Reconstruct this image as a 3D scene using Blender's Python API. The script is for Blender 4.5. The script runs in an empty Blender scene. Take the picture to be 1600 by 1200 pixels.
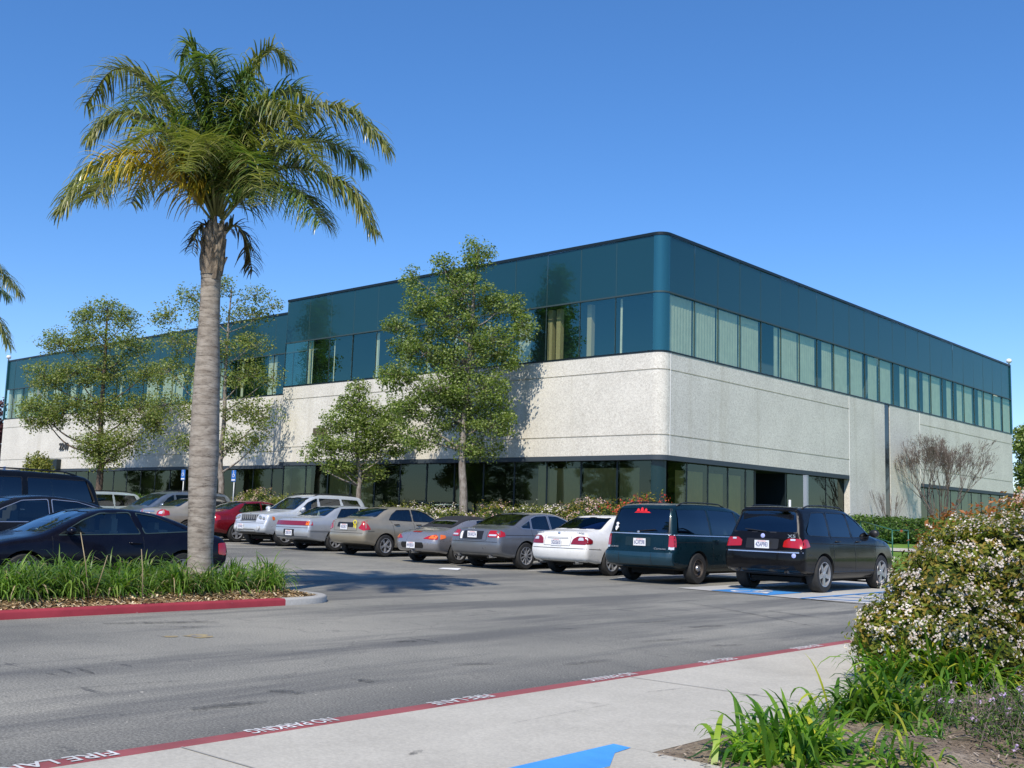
import bpy, bmesh, math, random
import numpy as np
from mathutils import Vector, Matrix
from mathutils.bvhtree import BVHTree
from mathutils.geometry import delaunay_2d_cdt
PI = math.pi
scn = bpy.context.scene
COL = scn.collection
rnd = random.Random(7)

# ------------------------------------------------------------------ camera geometry
FPX = 1669.0
def _u(v): return v / np.linalg.norm(v)
def _d(x, y): return np.array([(x-800)/FPX, -(y-600)/FPX, -1.0])
_a = _u(_d(-1080, 753)); _b = _u(_d(2302, 852)); _b = _u(_b - _a*(_a@_b))
AX, AY = -_a, _b
AZ = np.cross(AX, AY)
RC = np.stack([AX, AY, AZ], 1)
EYE = np.array([0, 0, 1.34])
def ray(x, y): return RC.T @ _d(x, y)
def G(x, y, z=0.0):
    r = ray(x, y); return EYE + r*((z-EYE[2])/r[2])
def PY(x, y, Y0):
    r = ray(x, y); return EYE + r*(Y0/r[1])
def PX(x, y, X0):
    r = ray(x, y); return EYE + r*(X0/r[0])

# ------------------------------------------------------------------ tags and objects
def tag(o, label=None, cat=None, group=None, kind=None):
    if label: o['label'] = label
    if cat: o['category'] = cat
    if group: o['group'] = group
    if kind: o['kind'] = kind
    return o
def empty(name, loc=(0, 0, 0), rz=0.0):
    o = bpy.data.objects.new(name, None); COL.objects.link(o)
    o.empty_display_size = .2
    o.location = loc; o.rotation_euler = (0, 0, rz)
    return o
def copy_tree(o, parent=None):
    c = o.copy(); COL.objects.link(c)
    if parent is not None: c.parent = parent
    for ch in list(o.children): copy_tree(ch, c)
    return c

class MB:
    """collects faces for ONE mesh object"""
    def __init__(s): s.v = []; s.f = []; s.m = []; s.mats = []
    def mi(s, m):
        if m not in s.mats: s.mats.append(m)
        return s.mats.index(m)
    def add(s, vs, fs, m=None):
        b = len(s.v); s.v.extend([tuple(v) for v in vs])
        k = s.mi(m) if m else 0
        for f in fs: s.f.append(tuple(i+b for i in f)); s.m.append(k)
    def box(s, c, h, m=None, rz=0.0, taper=1.0):
        vs = []
        for dz in (-1, 1):
            t = taper if dz > 0 else 1
            for dx, dy in ((-1, -1), (1, -1), (1, 1), (-1, 1)):
                x, y = dx*h[0]*t, dy*h[1]*t
                vs.append((c[0]+x*math.cos(rz)-y*math.sin(rz), c[1]+x*math.sin(rz)+y*math.cos(rz), c[2]+dz*h[2]))
        s.add(vs, [(3, 2, 1, 0), (4, 5, 6, 7), (0, 1, 5, 4), (1, 2, 6, 5), (2, 3, 7, 6), (3, 0, 4, 7)], m)
    def tube(s, pts, rad, m=None, n=8, cap=True):
        pts = [Vector(p) for p in pts]
        if not hasattr(rad, '__len__'): rad = [rad]*len(pts)
        rings = []; prev = None
        for i, p in enumerate(pts):
            d = (pts[min(i+1, len(pts)-1)] - pts[max(i-1, 0)])
            if d.length < 1e-9: d = Vector((0, 0, 1))
            d.normalize()
            if prev is None:
                a = Vector((1, 0, 0)) if abs(d.x) < .9 else Vector((0, 1, 0))
                u = d.cross(a).normalized()
            else:
                u = (prev - d*prev.dot(d))
                u = u.normalized() if u.length > 1e-6 else d.orthogonal().normalized()
            prev = u; w = d.cross(u)
            rings.append([p + (u*math.cos(2*PI*k/n) + w*math.sin(2*PI*k/n))*rad[i] for k in range(n)])
        vs = [v for r in rings for v in r]; fs = []
        for i in range(len(pts)-1):
            for k in range(n):
                k2 = (k+1) % n
                fs.append((i*n+k, i*n+k2, (i+1)*n+k2, (i+1)*n+k))
        if cap: fs.append(tuple(range(n-1, -1, -1))); fs.append(tuple((len(pts)-1)*n+k for k in range(n)))
        s.add(vs, fs, m)
    def lathe(s, prof, m=None, n=24, mtx=None):
        """prof (r,h) revolved round local Z, closed rings"""
        vs = []; fs = []
        for r, h in prof:
            for k in range(n):
                a = 2*PI*k/n; vs.append(Vector((r*math.cos(a), r*math.sin(a), h)))
        for i in range(len(prof)-1):
            for k in range(n):
                k2 = (k+1) % n; fs.append((i*n+k, i*n+k2, (i+1)*n+k2, (i+1)*n+k))
        if mtx: vs = [mtx @ v for v in vs]
        s.add(vs, fs, m)
    def quad(s, a, b, c, d, m=None): s.add([a, b, c, d], [(0, 1, 2, 3)], m)
    def build(s, name, mat=None, parent=None, smooth=False, angle=None, loc=None):
        me = bpy.data.meshes.new(name)
        me.from_pydata(s.v, [], s.f); 
        mats = s.mats if s.mats else [mat]
        if mat and not s.mats: mats = [mat]
        for m in mats: me.materials.append(m)
        if len(mats) > 1: me.polygons.foreach_set('material_index', s.m)
        if smooth or angle:
            me.polygons.foreach_set('use_smooth', [True]*len(me.polygons))
            if angle: me.set_sharp_from_angle(angle=math.radians(angle))
        me.update()
        o = bpy.data.objects.new(name, me); COL.objects.link(o)
        if parent is not None: o.parent = parent
        if loc is not None: o.location = loc
        return o

# ------------------------------------------------------------------ materials
def newmat(name):
    m = bpy.data.materials.new(name); m.use_nodes = True
    nt = m.node_tree; nt.nodes.clear()
    return m, nt, nt.nodes, nt.links
def out(nt, sh, disp=None):
    o = nt.nodes.new('ShaderNodeOutputMaterial'); nt.links.new(sh, o.inputs['Surface'])
    return o
def prin(nt, col=(.5, .5, .5), rough=.5, metal=0.0, coat=0.0, spec=None):
    p = nt.nodes.new('ShaderNodeBsdfPrincipled')
    p.inputs['Base Color'].default_value = (*col, 1); p.inputs['Roughness'].default_value = rough
    p.inputs['Metallic'].default_value = metal; p.inputs['Coat Weight'].default_value = coat
    p.inputs['Coat Roughness'].default_value = .04
    if spec is not None: p.inputs['Specular IOR Level'].default_value = spec
    return p
def noise(nt, scale, detail=3, rough=.55, vec=None, dim='3D'):
    n = nt.nodes.new('ShaderNodeTexNoise'); n.inputs['Scale'].default_value = scale
    n.inputs['Detail'].default_value = detail; n.inputs['Roughness'].default_value = rough
    if vec: nt.links.new(vec, n.inputs['Vector'])
    return n.outputs['Fac']
def ramp(nt, fac, stops):
    r = nt.nodes.new('ShaderNodeValToRGB'); nt.links.new(fac, r.inputs['Fac'])
    e = r.color_ramp.elements
    while len(e) < len(stops): e.new(.5)
    for k, (p, c) in enumerate(stops):
        e[k].position = p
        e[k].color = (*c, 1) if hasattr(c, '__len__') else (c, c, c, 1)
    return r.outputs['Color']
def mix(nt, fac, a, b, mode='MIX'):
    n = nt.nodes.new('ShaderNodeMix'); n.data_type = 'RGBA'; n.blend_type = mode
    for k, v in ((0, fac), (6, a), (7, b)):
        if isinstance(v, bpy.types.NodeSocket): nt.links.new(v, n.inputs[k])
        elif k == 0: n.inputs[0].default_value = v
        else: n.inputs[k].default_value = (*v, 1)
    return n.outputs[2]
def coords(nt, scale=(1, 1, 1), kind='Object', rot=(0, 0, 0)):
    if kind == 'World':
        t = nt.nodes.new('ShaderNodeNewGeometry'); so = t.outputs['Position']
    else:
        t = nt.nodes.new('ShaderNodeTexCoord'); so = t.outputs[kind]
    mp = nt.nodes.new('ShaderNodeMapping'); mp.inputs['Scale'].default_value = scale
    mp.inputs['Rotation'].default_value = rot
    nt.links.new(so, mp.inputs['Vector']); return mp.outputs['Vector']
def bump(nt, h, p, strength=.3, dist=.02):
    b = nt.nodes.new('ShaderNodeBump'); b.inputs['Strength'].default_value = strength
    b.inputs['Distance'].default_value = dist
    nt.links.new(h, b.inputs['Height']); nt.links.new(b.outputs['Normal'], p.inputs['Normal'])

def simple(name, col, rough=.5, metal=0.0, coat=0.0, var=0.0, vs=8.0, bmp=0.0, bs=60):
    m, nt, N, L = newmat(name); p = prin(nt, col, rough, metal, coat)
    if var:
        f = noise(nt, vs, 5, .6, coords(nt))
        c = ramp(nt, f, [(.3, tuple(x*(1-var) for x in col)), (.7, tuple(min(1, x*(1+var)) for x in col))])
        L.new(c, p.inputs['Base Color'])
    if bmp: bump(nt, noise(nt, bs, 3, .6, coords(nt)), p, bmp, .01)
    out(nt, p.outputs[0]); return m

def m_asphalt():
    m, nt, N, L = newmat('asphalt')
    w = coords(nt, kind='World')
    big = noise(nt, .22, 5, .62, w)
    c0 = ramp(nt, big, [(.32, (.118, .121, .119)), (.50, (.180, .181, .172)), (.66, (.225, .223, .208))])
    # worn wheel bands run along the aisle
    band = noise(nt, 1.0, 5, .7, coords(nt, (.55, .06, 1), 'World', (0, 0, .05)))
    bfac = ramp(nt, band, [(.49, 0), (.60, 1)])
    c1 = mix(nt, bfac, c0, (.105, .108, .110))
    # dark gutter band beside the red kerb
    sx = N.new('ShaderNodeSeparateXYZ'); L.new(w, sx.inputs[0])
    wob = N.new('ShaderNodeMath'); wob.operation = 'MULTIPLY_ADD'; L.new(noise(nt, .8, 4, .6, w), wob.inputs[0]); wob.inputs[1].default_value = 2.2; L.new(sx.outputs['X'], wob.inputs[2])
    gut = N.new('ShaderNodeMapRange'); gut.inputs['From Min'].default_value = -5.6; gut.inputs['From Max'].default_value = -4.4
    L.new(wob.outputs[0], gut.inputs['Value'])
    g2 = N.new('ShaderNodeMath'); g2.operation = 'MULTIPLY'; L.new(gut.outputs[0], g2.inputs[0]); g2.inputs[1].default_value = .8
    c2 = mix(nt, g2.outputs[0], c1, (.098, .101, .103))
    # scuffs: short dark strokes
    sc = noise(nt, 1.0, 6, .75, coords(nt, (.8, 3.2, 1), 'World', (0, 0, .95)))
    sf = ramp(nt, sc, [(.62, 0), (.67, .85)])
    c3 = mix(nt, sf, c2, (.075, .078, .082))
    vor = N.new('ShaderNodeTexVoronoi'); vor.feature = 'DISTANCE_TO_EDGE'; vor.inputs['Scale'].default_value = .35
    dv = N.new('ShaderNodeVectorMath'); dv.operation = 'ADD'
    nn = N.new('ShaderNodeTexNoise'); nn.inputs['Scale'].default_value = 1.5; L.new(w, nn.inputs['Vector'])
    L.new(w, dv.inputs[0]); L.new(nn.outputs['Color'], dv.inputs[1]); L.new(dv.outputs[0], vor.inputs['Vector'])
    cr = ramp(nt, vor.outputs['Distance'], [(.0, .75), (.006, 0)])
    c4 = mix(nt, mix(nt, .62, (0, 0, 0), cr), c3, (.09, .09, .09))
    sp = noise(nt, 55, 3, .8, w)
    cs = ramp(nt, sp, [(.34, .48), (.52, 1.0), (.68, 1.6)])
    c5 = mix(nt, 1.0, c4, cs, 'MULTIPLY')
    wp = ramp(nt, noise(nt, 22, 2, .5, w), [(.745, 0), (.76, 1)])
    c6 = mix(nt, wp, c5, (.5, .48, .44))
    c6 = mix(nt, 1.0, c6, (1.44, 1.39, 1.26), 'MULTIPLY')
    p = prin(nt, rough=.9, spec=.2); L.new(c6, p.inputs['Base Color'])
    bump(nt, noise(nt, 90, 2, .7, w), p, .12, .004); out(nt, p.outputs[0]); return m
def m_concrete(name, col, spk=.08, stain=.12, sc=60):
    m, nt, N, L = newmat(name); w = coords(nt, kind='World')
    lo = tuple(c*(1-stain) for c in col); hi = tuple(c*(1+stain*.6) for c in col)
    c0 = ramp(nt, noise(nt, .7, 6, .65, w), [(.3, lo), (.7, hi)])
    cs = ramp(nt, noise(nt, sc, 3, .8, w), [(.35, 1-spk*2), (.65, 1+spk)])
    c1 = mix(nt, 1.0, c0, cs, 'MULTIPLY')
    st = ramp(nt, noise(nt, 2.6, 6, .7, w), [(.60, 0), (.72, .35)])
    c1 = mix(nt, st, c1, tuple(c*.62 for c in col))
    p = prin(nt, rough=.85, spec=.3); L.new(c1, p.inputs['Base Color'])
    bump(nt, noise(nt, sc*1.3, 3, .7, w), p, .3, .006); out(nt, p.outputs[0]); return m
def m_aggregate():
    m, nt, N, L = newmat('exposed_aggregate'); w = coords(nt, kind='World')
    v = N.new('ShaderNodeTexVoronoi'); v.inputs['Scale'].default_value = 30; L.new(w, v.inputs['Vector'])
    sp = N.new('ShaderNodeSeparateColor'); L.new(v.outputs['Color'], sp.inputs[0])
    c0 = ramp(nt, sp.outputs[0], [(.0, (.60, .565, .485)), (.3, (.68, .65, .57)), (.7, (.745, .715, .63)), (1, (.80, .775, .69))])
    fine = ramp(nt, noise(nt, 12, 5, .8, w), [(.34, .86), (.5, 1), (.7, 1.07)])
    c1 = mix(nt, 1.0, c0, fine, 'MULTIPLY')
    big = ramp(nt, noise(nt, .5, 6, .7, w), [(.3, .88), (.7, 1.06)])
    c2 = mix(nt, 1.0, c1, big, 'MULTIPLY')
    drip = ramp(nt, noise(nt, 1.0, 4, .6, coords(nt, (1.3, 1.3, .08), 'World')), [(.57, 0), (.72, .42)])
    c3 = mix(nt, drip, c2, (.47, .43, .33))
    p = prin(nt, rough=.9, spec=.2); L.new(c3, p.inputs['Base Color'])
    bump(nt, v.outputs['Distance'], p, .12, .008); out(nt, p.outputs[0]); return m
def m_glass(name, tint, refl, gtint=(.55, .85, .9), rough=.0):
    m, nt, N, L = newmat(name)
    t = N.new('ShaderNodeBsdfTransparent'); t.inputs[0].default_value = (*tint, 1)
    g = N.new('ShaderNodeBsdfGlossy'); g.inputs['Color'].default_value = (*gtint, 1); g.inputs['Roughness'].default_value = rough
    lw = N.new('ShaderNodeFresnel'); lw.inputs['IOR'].default_value = 1.45
    mr = N.new('ShaderNodeMapRange'); mr.inputs['From Min'].default_value = .03; mr.inputs['From Max'].default_value = 1
    mr.inputs['To Min'].default_value = refl; mr.inputs['To Max'].default_value = .42 if name == 'building_vision_glass' else 1; L.new(lw.outputs[0], mr.inputs['Value'])
    x = N.new('ShaderNodeMixShader'); L.new(mr.outputs[0], x.inputs[0]); L.new(t.outputs[0], x.inputs[1]); L.new(g.outputs[0], x.inputs[2])
    if name.startswith('building'):
        b = N.new('ShaderNodeBump'); b.inputs['Strength'].default_value = .02; b.inputs['Distance'].default_value = .05
        L.new(noise(nt, .6, 1, .4, coords(nt, kind='World')), b.inputs['Height']); L.new(b.outputs[0], g.inputs['Normal'])
    out(nt, x.outputs[0]); return m
def m_spandrel():
    m, nt, N, L = newmat('spandrel_glass')
    p = prin(nt, (.006, .035, .042), .35)
    g = N.new('ShaderNodeBsdfGlossy'); g.inputs['Color'].default_value = (.10, .31, .275, 1); g.inputs['Roughness'].default_value = .0
    lw = N.new('ShaderNodeFresnel'); lw.inputs['IOR'].default_value = 1.45
    mr = N.new('ShaderNodeMapRange'); mr.inputs['From Min'].default_value = .03; mr.inputs['From Max'].default_value = 1
    mr.inputs['To Min'].default_value = .21; mr.inputs['To Max'].default_value = 1; L.new(lw.outputs[0], mr.inputs['Value'])
    b = N.new('ShaderNodeBump'); b.inputs['Strength'].default_value = .02; b.inputs['Distance'].default_value = .05
    L.new(noise(nt, .6, 1, .4, coords(nt, kind='World')), b.inputs['Height']); L.new(b.outputs[0], g.inputs['Normal'])
    x = N.new('ShaderNodeMixShader'); L.new(mr.outputs[0], x.inputs[0]); L.new(p.outputs[0], x.inputs[1]); L.new(g.outputs[0], x.inputs[2])
    out(nt, x.outputs[0]); return m
def m_leaf(name, cols, trans=.35, rough=.45, spec=.4):
    """cols: darkest..lightest leaf colours picked per leaf"""
    m, nt, N, L = newmat(name)
    g = N.new('ShaderNodeNewGeometry')
    st = [(i/(len(cols)-1) if len(cols) > 1 else 0, c) for i, c in enumerate(cols)]
    c = ramp(nt, g.outputs['Random Per Island'], st)
    big = ramp(nt, noise(nt, 1.6, 3, .6, coords(nt, kind='World')), [(.35, .75), (.65, 1.25)])
    c = mix(nt, 1.0, c, big, 'MULTIPLY')
    p = prin(nt, rough=rough, spec=spec); L.new(c, p.inputs['Base Color'])
    t = N.new('ShaderNodeBsdfTranslucent'); L.new(mix(nt, 1.0, c, (1.3, 1.5, .6), 'MULTIPLY'), t.inputs['Color'])
    x = N.new('ShaderNodeMixShader'); x.inputs[0].default_value = trans
    L.new(p.outputs[0], x.inputs[1]); L.new(t.outputs[0], x.inputs[2]); out(nt, x.outputs[0]); return m
def m_bark(name, a, b, sc=(6, 6, 2), bs=.6):
    m, nt, N, L = newmat(name); v = coords(nt, sc)
    f = noise(nt, 2.5, 6, .7, v); p = prin(nt, rough=.9, spec=.15)
    L.new(ramp(nt, f, [(.35, a), (.65, b)]), p.inputs['Base Color']); bump(nt, f, p, bs, .03); out(nt, p.outputs[0]); return m
def m_palmbark():
    m, nt, N, L = newmat('palm_bark'); v = coords(nt)
    rings = N.new('ShaderNodeTexWave'); rings.bands_direction = 'Z'; rings.inputs['Scale'].default_value = 2.1
    rings.inputs['Distortion'].default_value = 3.5; rings.inputs['Detail'].default_value = 4; rings.inputs['Detail Scale'].default_value = 1.4
    L.new(v, rings.inputs['Vector'])
    base = ramp(nt, noise(nt, 5, 6, .7, coords(nt, (1, 1, 2.4))), [(.32, (.21, .175, .14)), (.66, (.40, .355, .30))])
    rr = ramp(nt, rings.outputs['Fac'], [(.0, .72), (.07, 1.0), (.9, 1.0), (1.0, .93)])
    c = mix(nt, 1.0, base, rr, 'MULTIPLY')
    dk = ramp(nt, noise(nt, 5, 6, .8, coords(nt, (1, 1, 6))), [(.54, 0), (.62, .75)])
    c = mix(nt, dk, c, (.07, .055, .045))
    p = prin(nt, rough=.9, spec=.15); L.new(c, p.inputs['Base Color'])
    bump(nt, rings.outputs['Fac'], p, .12, .02); out(nt, p.outputs[0]); return m
def m_painted(name, col, base=(.42, .41, .38), amt=.62):
    m, nt, N, L = newmat(name); w = coords(nt, kind='World')
    f = ramp(nt, noise(nt, 9, 7, .75, w), [(amt, 0), (amt+.05, 1)])
    tone = ramp(nt, noise(nt, 1.4, 5, .7, w), [(.3, tuple(c*.75 for c in col)), (.7, tuple(min(1, c*1.15) for c in col))])
    c = mix(nt, f, tone, base)
    dk = ramp(nt, noise(nt, 2.2, 6, .75, coords(nt, (1, 1, 4), 'World')), [(.6, 0), (.75, .5)])
    c = mix(nt, dk, c, tuple(x*.35 for x in col))
    p = prin(nt, rough=.7, spec=.3); L.new(c, p.inputs['Base Color']); bump(nt, noise(nt, 60, 3, .7, w), p, .25, .006); out(nt, p.outputs[0]); return m
def m_carpaint(name, col, metal=.5, rough=.32, dust=.0):
    m, nt, N, L = newmat(name)
    dk = max(col) < .06
    p = prin(nt, col, rough, metal, .3 if dk else .8, .15 if dk else .5)
    p.inputs['Coat Roughness'].default_value = .05; p.inputs['Coat IOR'].default_value = 1.4
    f = noise(nt, 3, 5, .7, coords(nt))
    L.new(ramp(nt, f, [(.3, tuple(c*.93 for c in col)), (.75, tuple(min(1, c*1.06+.004) for c in col))]), p.inputs['Base Color'])
    r = ramp(nt, noise(nt, 6, 5, .7, coords(nt)), [(.35, rough*.85), (.7, rough*1.2)])
    L.new(r, p.inputs['Roughness']); out(nt, p.outputs[0]); return m
def m_ground(name, cols, sc=1.5, fine=40, bs=.6, spk=.35):
    m, nt, N, L = newmat(name); w = coords(nt, kind='World')
    c0 = ramp(nt, noise(nt, sc, 6, .7, w), [(.3, cols[0]), (.5, cols[1]), (.7, cols[2])])
    c1 = mix(nt, 1.0, c0, ramp(nt, noise(nt, fine, 4, .8, w), [(.33, 1-spk), (.67, 1+spk)]), 'MULTIPLY')
    p = prin(nt, rough=.95, spec=.1); L.new(c1, p.inputs['Base Color'])
    bump(nt, noise(nt, fine*.7, 4, .7, w), p, bs, .03); out(nt, p.outputs[0]); return m

M = dict(
 sjoint=simple('spandrel_sealant', (.05, .085, .08), .6), slit=simple('slit_glass', (.008, .02, .026), .12), coldark=simple('dark_teal_metal', (.006, .028, .03), .25, 0),
 asphalt=m_asphalt(), walk=m_concrete('sidewalk_concrete', (.53, .50, .42), .07, .18, 45),
 pad=m_concrete('pad_concrete', (.50, .49, .45), .06, .14, 40), kerb=m_concrete('kerb_concrete', (.44, .43, .40), .08, .2, 50),
 agg=m_aggregate(), redpaint=m_painted('red_kerb_paint', (.33, .040, .055), amt=.66), redtop=m_painted('faded_red_kerb_paint', (.36, .10, .10), amt=.72),
 white_paint=m_painted('white_road_paint', (.72, .72, .70), (.3, .3, .3), .66), blue_paint=m_painted('blue_road_paint', (.06, .27, .62), (.3, .38, .46), .70),
 bright_blue=m_painted('bright_blue_paint', (.075, .34, .78), (.36, .43, .50), .76), yellow_paint=m_painted('faded_yellow_paint', (.42, .33, .16), (.22, .21, .2), .5),
 spandrel=m_spandrel(), bglass=m_glass('building_vision_glass', (.93, 1.0, .88), .23, (.30, .62, .58)),
 gglass=m_glass('building_ground_glass', (.62, .64, .48), .085, (.55, .68, .62)),
 metal_teal=simple('teal_metal', (.035, .15, .17), .25, .7, .3), mull=simple('bronze_mullion', (.05, .08, .08), .5, .3), darkm=simple('dark_metal_trim', (.012, .022, .026), .4, .4),
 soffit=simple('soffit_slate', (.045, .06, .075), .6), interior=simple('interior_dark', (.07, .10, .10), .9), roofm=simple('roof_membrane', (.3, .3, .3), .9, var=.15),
 blind=simple('pale_vertical_blind', (.66, .68, .55), .8, var=.1, vs=3), shade=simple('olive_roller_shade', (.66, .52, .27), .9, var=.1, vs=2), column=simple('cream_column', (.46, .40, .24), .8),
 glass_car=m_glass('car_glass', (.50, .58, .56), .10, (.9, .95, 1)), glass_dark=m_glass('privacy_glass', (.055, .065, .075), .10, (.85, .92, 1)), 
 tyre=simple('tyre_rubber', (.022, .022, .022), .8, var=.3, vs=12), alloy=simple('alloy_silver', (.34, .35, .37), .3, .35, .5), steel=simple('rusty_steel_wheel', (.10, .085, .075), .6, .4, var=.4), chrome=simple('chrome', (.62, .63, .65), .2, .8),
 black=simple('black_plastic', (.012, .012, .013), .45), under=simple('underbody', (.008, .008, .008), .9), interior_car=simple('cabin_trim', (.045, .045, .048), .8), seatb=simple('beige_leather', (.55, .50, .42), .6), seatg=simple('grey_seat_cloth', (.13, .13, .135), .8),
 redlens=simple('red_lens', (.40, .008, .010), .15, 0, 1), darkred=simple('dark_red_lens', (.22, .008, .012), .15, 0, 1), orange=simple('amber_lens', (.85, .17, .02), .2, 0, 1), clear=simple('clear_lens', (.75, .76, .78), .1, .3, 1),
 plate=simple('plate_white', (.78, .79, .80), .5), plateink=simple('plate_ink', (.05, .07, .22), .6), badge=simple('badge_silver', (.7, .7, .72), .25, .8), whitev=simple('white_vinyl', (.85, .85, .85), .5), redv=simple('red_vinyl', (.75, .02, .03), .5), yellowv=simple('yellow_ribbon_vinyl', (.85, .72, .03), .5), bluev=simple('blue_white_roundel', (.45, .5, .9), .4),
 bark=m_bark('grey_bark', (.14, .11, .09), (.36, .33, .29)), barkd=m_bark('brown_bark', (.07, .05, .04), (.17, .13, .10)), palm=m_palmbark(), boot=m_bark('palm_boot', (.10, .075, .055), (.36, .30, .23), (5, 5, 1.5)),
 leafA=m_leaf('broadleaf_green', [(.08, .12, .025), (.17, .235, .055), (.26, .335, .09), (.38, .43, .16)], .42),
 leafB=m_leaf('broadleaf_olive', [(.09, .13, .03), (.18, .24, .06), (.27, .34, .10), (.28, .26, .08), (.38, .44, .17)], .42),
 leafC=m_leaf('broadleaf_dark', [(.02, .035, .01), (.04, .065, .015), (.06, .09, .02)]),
 hedgeY=m_leaf('hedge_yellow_green', [(.09, .11, .014), (.17, .20, .03), (.26, .28, .05), (.32, .30, .07)]),
 hedgeG=m_leaf('hedge_green', [(.03, .065, .012), (.06, .12, .02), (.10, .19, .03), (.17, .27, .05)]),
 hawL=m_leaf('hawthorn_leaf', [(.05, .085, .012), (.12, .16, .02), (.20, .23, .03), (.30, .20, .04), (.26, .28, .045)], .35, .5, .2),
 hawR=m_leaf('hawthorn_new_leaf', [(.35, .10, .03), (.42, .17, .04), (.30, .20, .04), (.30, .07, .03)], .4), 
 white_flower=m_leaf('white_blossom', [(.70, .62, .56), (.82, .75, .70), (.66, .50, .46)], .25, .6, .2), pink_flower=m_leaf('pink_blossom', [(.65, .42, .40), (.75, .58, .52), (.55, .30, .32)], .3),
 red_flower=m_leaf('red_blossom', [(.60, .04, .03), (.75, .12, .06), (.5, .02, .03)], .3), lilac=m_leaf('lilac_blossom', [(.62, .45, .72), (.72, .58, .80), (.5, .33, .6)], .3),
 strap=m_leaf('daylily_blade', [(.06, .13, .02), (.11, .21, .03), (.18, .30, .05), (.30, .40, .10)], .4, .4), strapY=m_leaf('agapanthus_blade', [(.035, .11, .012), (.08, .20, .02), (.17, .32, .03), (.34, .46, .05)], .45, .4, .35), strapyel=m_leaf('yellowed_blade', [(.55, .50, .04), (.40, .45, .05), (.45, .36, .05)], .4),
 straw=m_leaf('dry_straw', [(.30, .23, .13), (.42, .34, .2)], .2), frond=m_leaf('palm_leaflet', [(.04, .085, .02), (.09, .15, .035), (.15, .22, .055), (.26, .30, .10)], .3, .24, .9), frondY=m_leaf('yellowing_palm_leaflet', [(.28, .24, .03), (.48, .36, .03), (.60, .42, .04), (.68, .5, .10)], .35, .35, .5), frondD=m_leaf('dead_palm_leaflet', [(.06, .05, .025), (.12, .09, .05), (.10, .11, .03)], .2),
 frondO=m_leaf('olive_palm_leaflet', [(.09, .12, .03), (.18, .20, .05), (.28, .28, .08), (.42, .40, .18)], .3, .24, .9),
 rachis=simple('palm_rachis', (.22, .22, .07), .5, var=.2), twig=m_bark('twig_bark', (.10, .08, .07), (.22, .18, .16)), plum=m_leaf('plum_leaf', [(.06, .02, .03), (.13, .05, .06), (.2, .1, .1)], .3),
 soil=m_ground('dry_soil', [(.16, .12, .085), (.26, .205, .15), (.36, .30, .23)], 2.2, 45, .9), mulch=m_ground('bark_mulch', [(.17, .10, .05), (.33, .22, .11), (.50, .37, .22)], 5, 60, 1.0, .5),
 chip=m_leaf('wood_chip', [(.16, .09, .04), (.38, .25, .12), (.60, .46, .28), (.72, .60, .42)], .0, .8, .1), litter=m_leaf('leaf_litter', [(.16, .12, .08), (.28, .22, .16), (.45, .38, .30)], .0, .8, .1),
 lawn=m_ground('lawn', [(.09, .17, .03), (.14, .25, .045), (.20, .32, .06)], .9, 60, .6), bank=m_ground('bank_soil', [(.07, .06, .035), (.11, .09, .05), (.14, .12, .07)], 1.2, 30, .8), land=m_ground('dry_land', [(.14, .14, .11), (.18, .175, .14), (.22, .21, .17)], .05, 4, .3),
 galv=simple('galvanised_post', (.42, .44, .44), .45, .5), signblue=simple('sign_blue', (.03, .16, .52), .4), signwhite=simple('sign_white', (.8, .8, .8), .5), railm=simple('green_rail_paint', (.03, .13, .09), .4, .2), bollm=simple('bollard_black', (.012, .014, .016), .4, .2), numm=simple('number_dark', (.04, .04, .04), .5), lampm=simple('bronze_lamp', (.12, .10, .06), .5, .3),
)

# ------------------------------------------------------------------ ground heights
def sst(t): t = max(0., min(1., t)); return t*t*(3-2*t)
def lotz(x, y=0): return .22*sst((-16-x)/18)
def lawnz(x, y):
    e = .10 + .50*sst((y-30.0)/9.0)
    return e + (.85-e)*sst((-16.5-x)/3)
def bankz(x, y):
    z = lotz(x)+.13
    return z + (lawnz(x, y)-z)*sst((y-26.2)/3.4)
def sheet(name, xs, ys, zf, mat, kind='structure', smooth=True):
    b = MB(); nx, ny = len(xs), len(ys)
    b.v = [(x, y, zf(x, y)) for y in ys for x in xs]
    b.f = [(j*nx+i, j*nx+i+1, (j+1)*nx+i+1, (j+1)*nx+i) for j in range(ny-1) for i in range(nx-1)]
    o = b.build(name, mat, smooth=smooth); o['kind'] = kind; return o
def lin(a, b, n): return [a+(b-a)*i/(n-1) for i in range(n)]
def poly_sheet(name, pts, z, mat, kind='structure', zf=None, parent=None):
    b = MB(); b.add([(x, y, (zf(x, y) if zf else 0)+z) for x, y in pts], [tuple(range(len(pts)))])
    o = b.build(name, mat, parent=parent)
    if kind: o['kind'] = kind
    return o

sheet('ground', lin(-2500, 2500, 11), lin(-2500, 2500, 11), lambda x, y: -.35, M['land'])
sheet('parking_lot', [-160, -120, -90] + lin(-70, -10, 61) + [-9.0, -5.06], lin(-60, 26.0, 44), lotz, M['asphalt'])
sheet('driveway', [-5.06, 60], [14.5, 26.0], lambda x, y: -.001, M['asphalt'])
sheet('lower_lot', [-3.2, 60], [-60, 4.32], lambda x, y: .0, M['asphalt'])
sheet('planting_bank', lin(-110, -14.6, 100), [26.12]+lin(26.3, 34, 24), bankz, M['bank'])
sheet('lawn', lin(-20.1, 40, 80), lin(34, 140, 60), lawnz, M['lawn'])
sheet('lawn', lin(-14.6, 40, 60), lin(30, 34, 8), lawnz, M['lawn'])
sheet('sidewalk', [-14.6, 40], [25.62, 30.02], lambda x, y: .055 if y < 27 else .10, M['walk'])
sheet('path', lin(-19.9, 8, 24), [36.9, 38.9], lambda x, y: lawnz(x, y)+.03, M['walk'])
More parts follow.
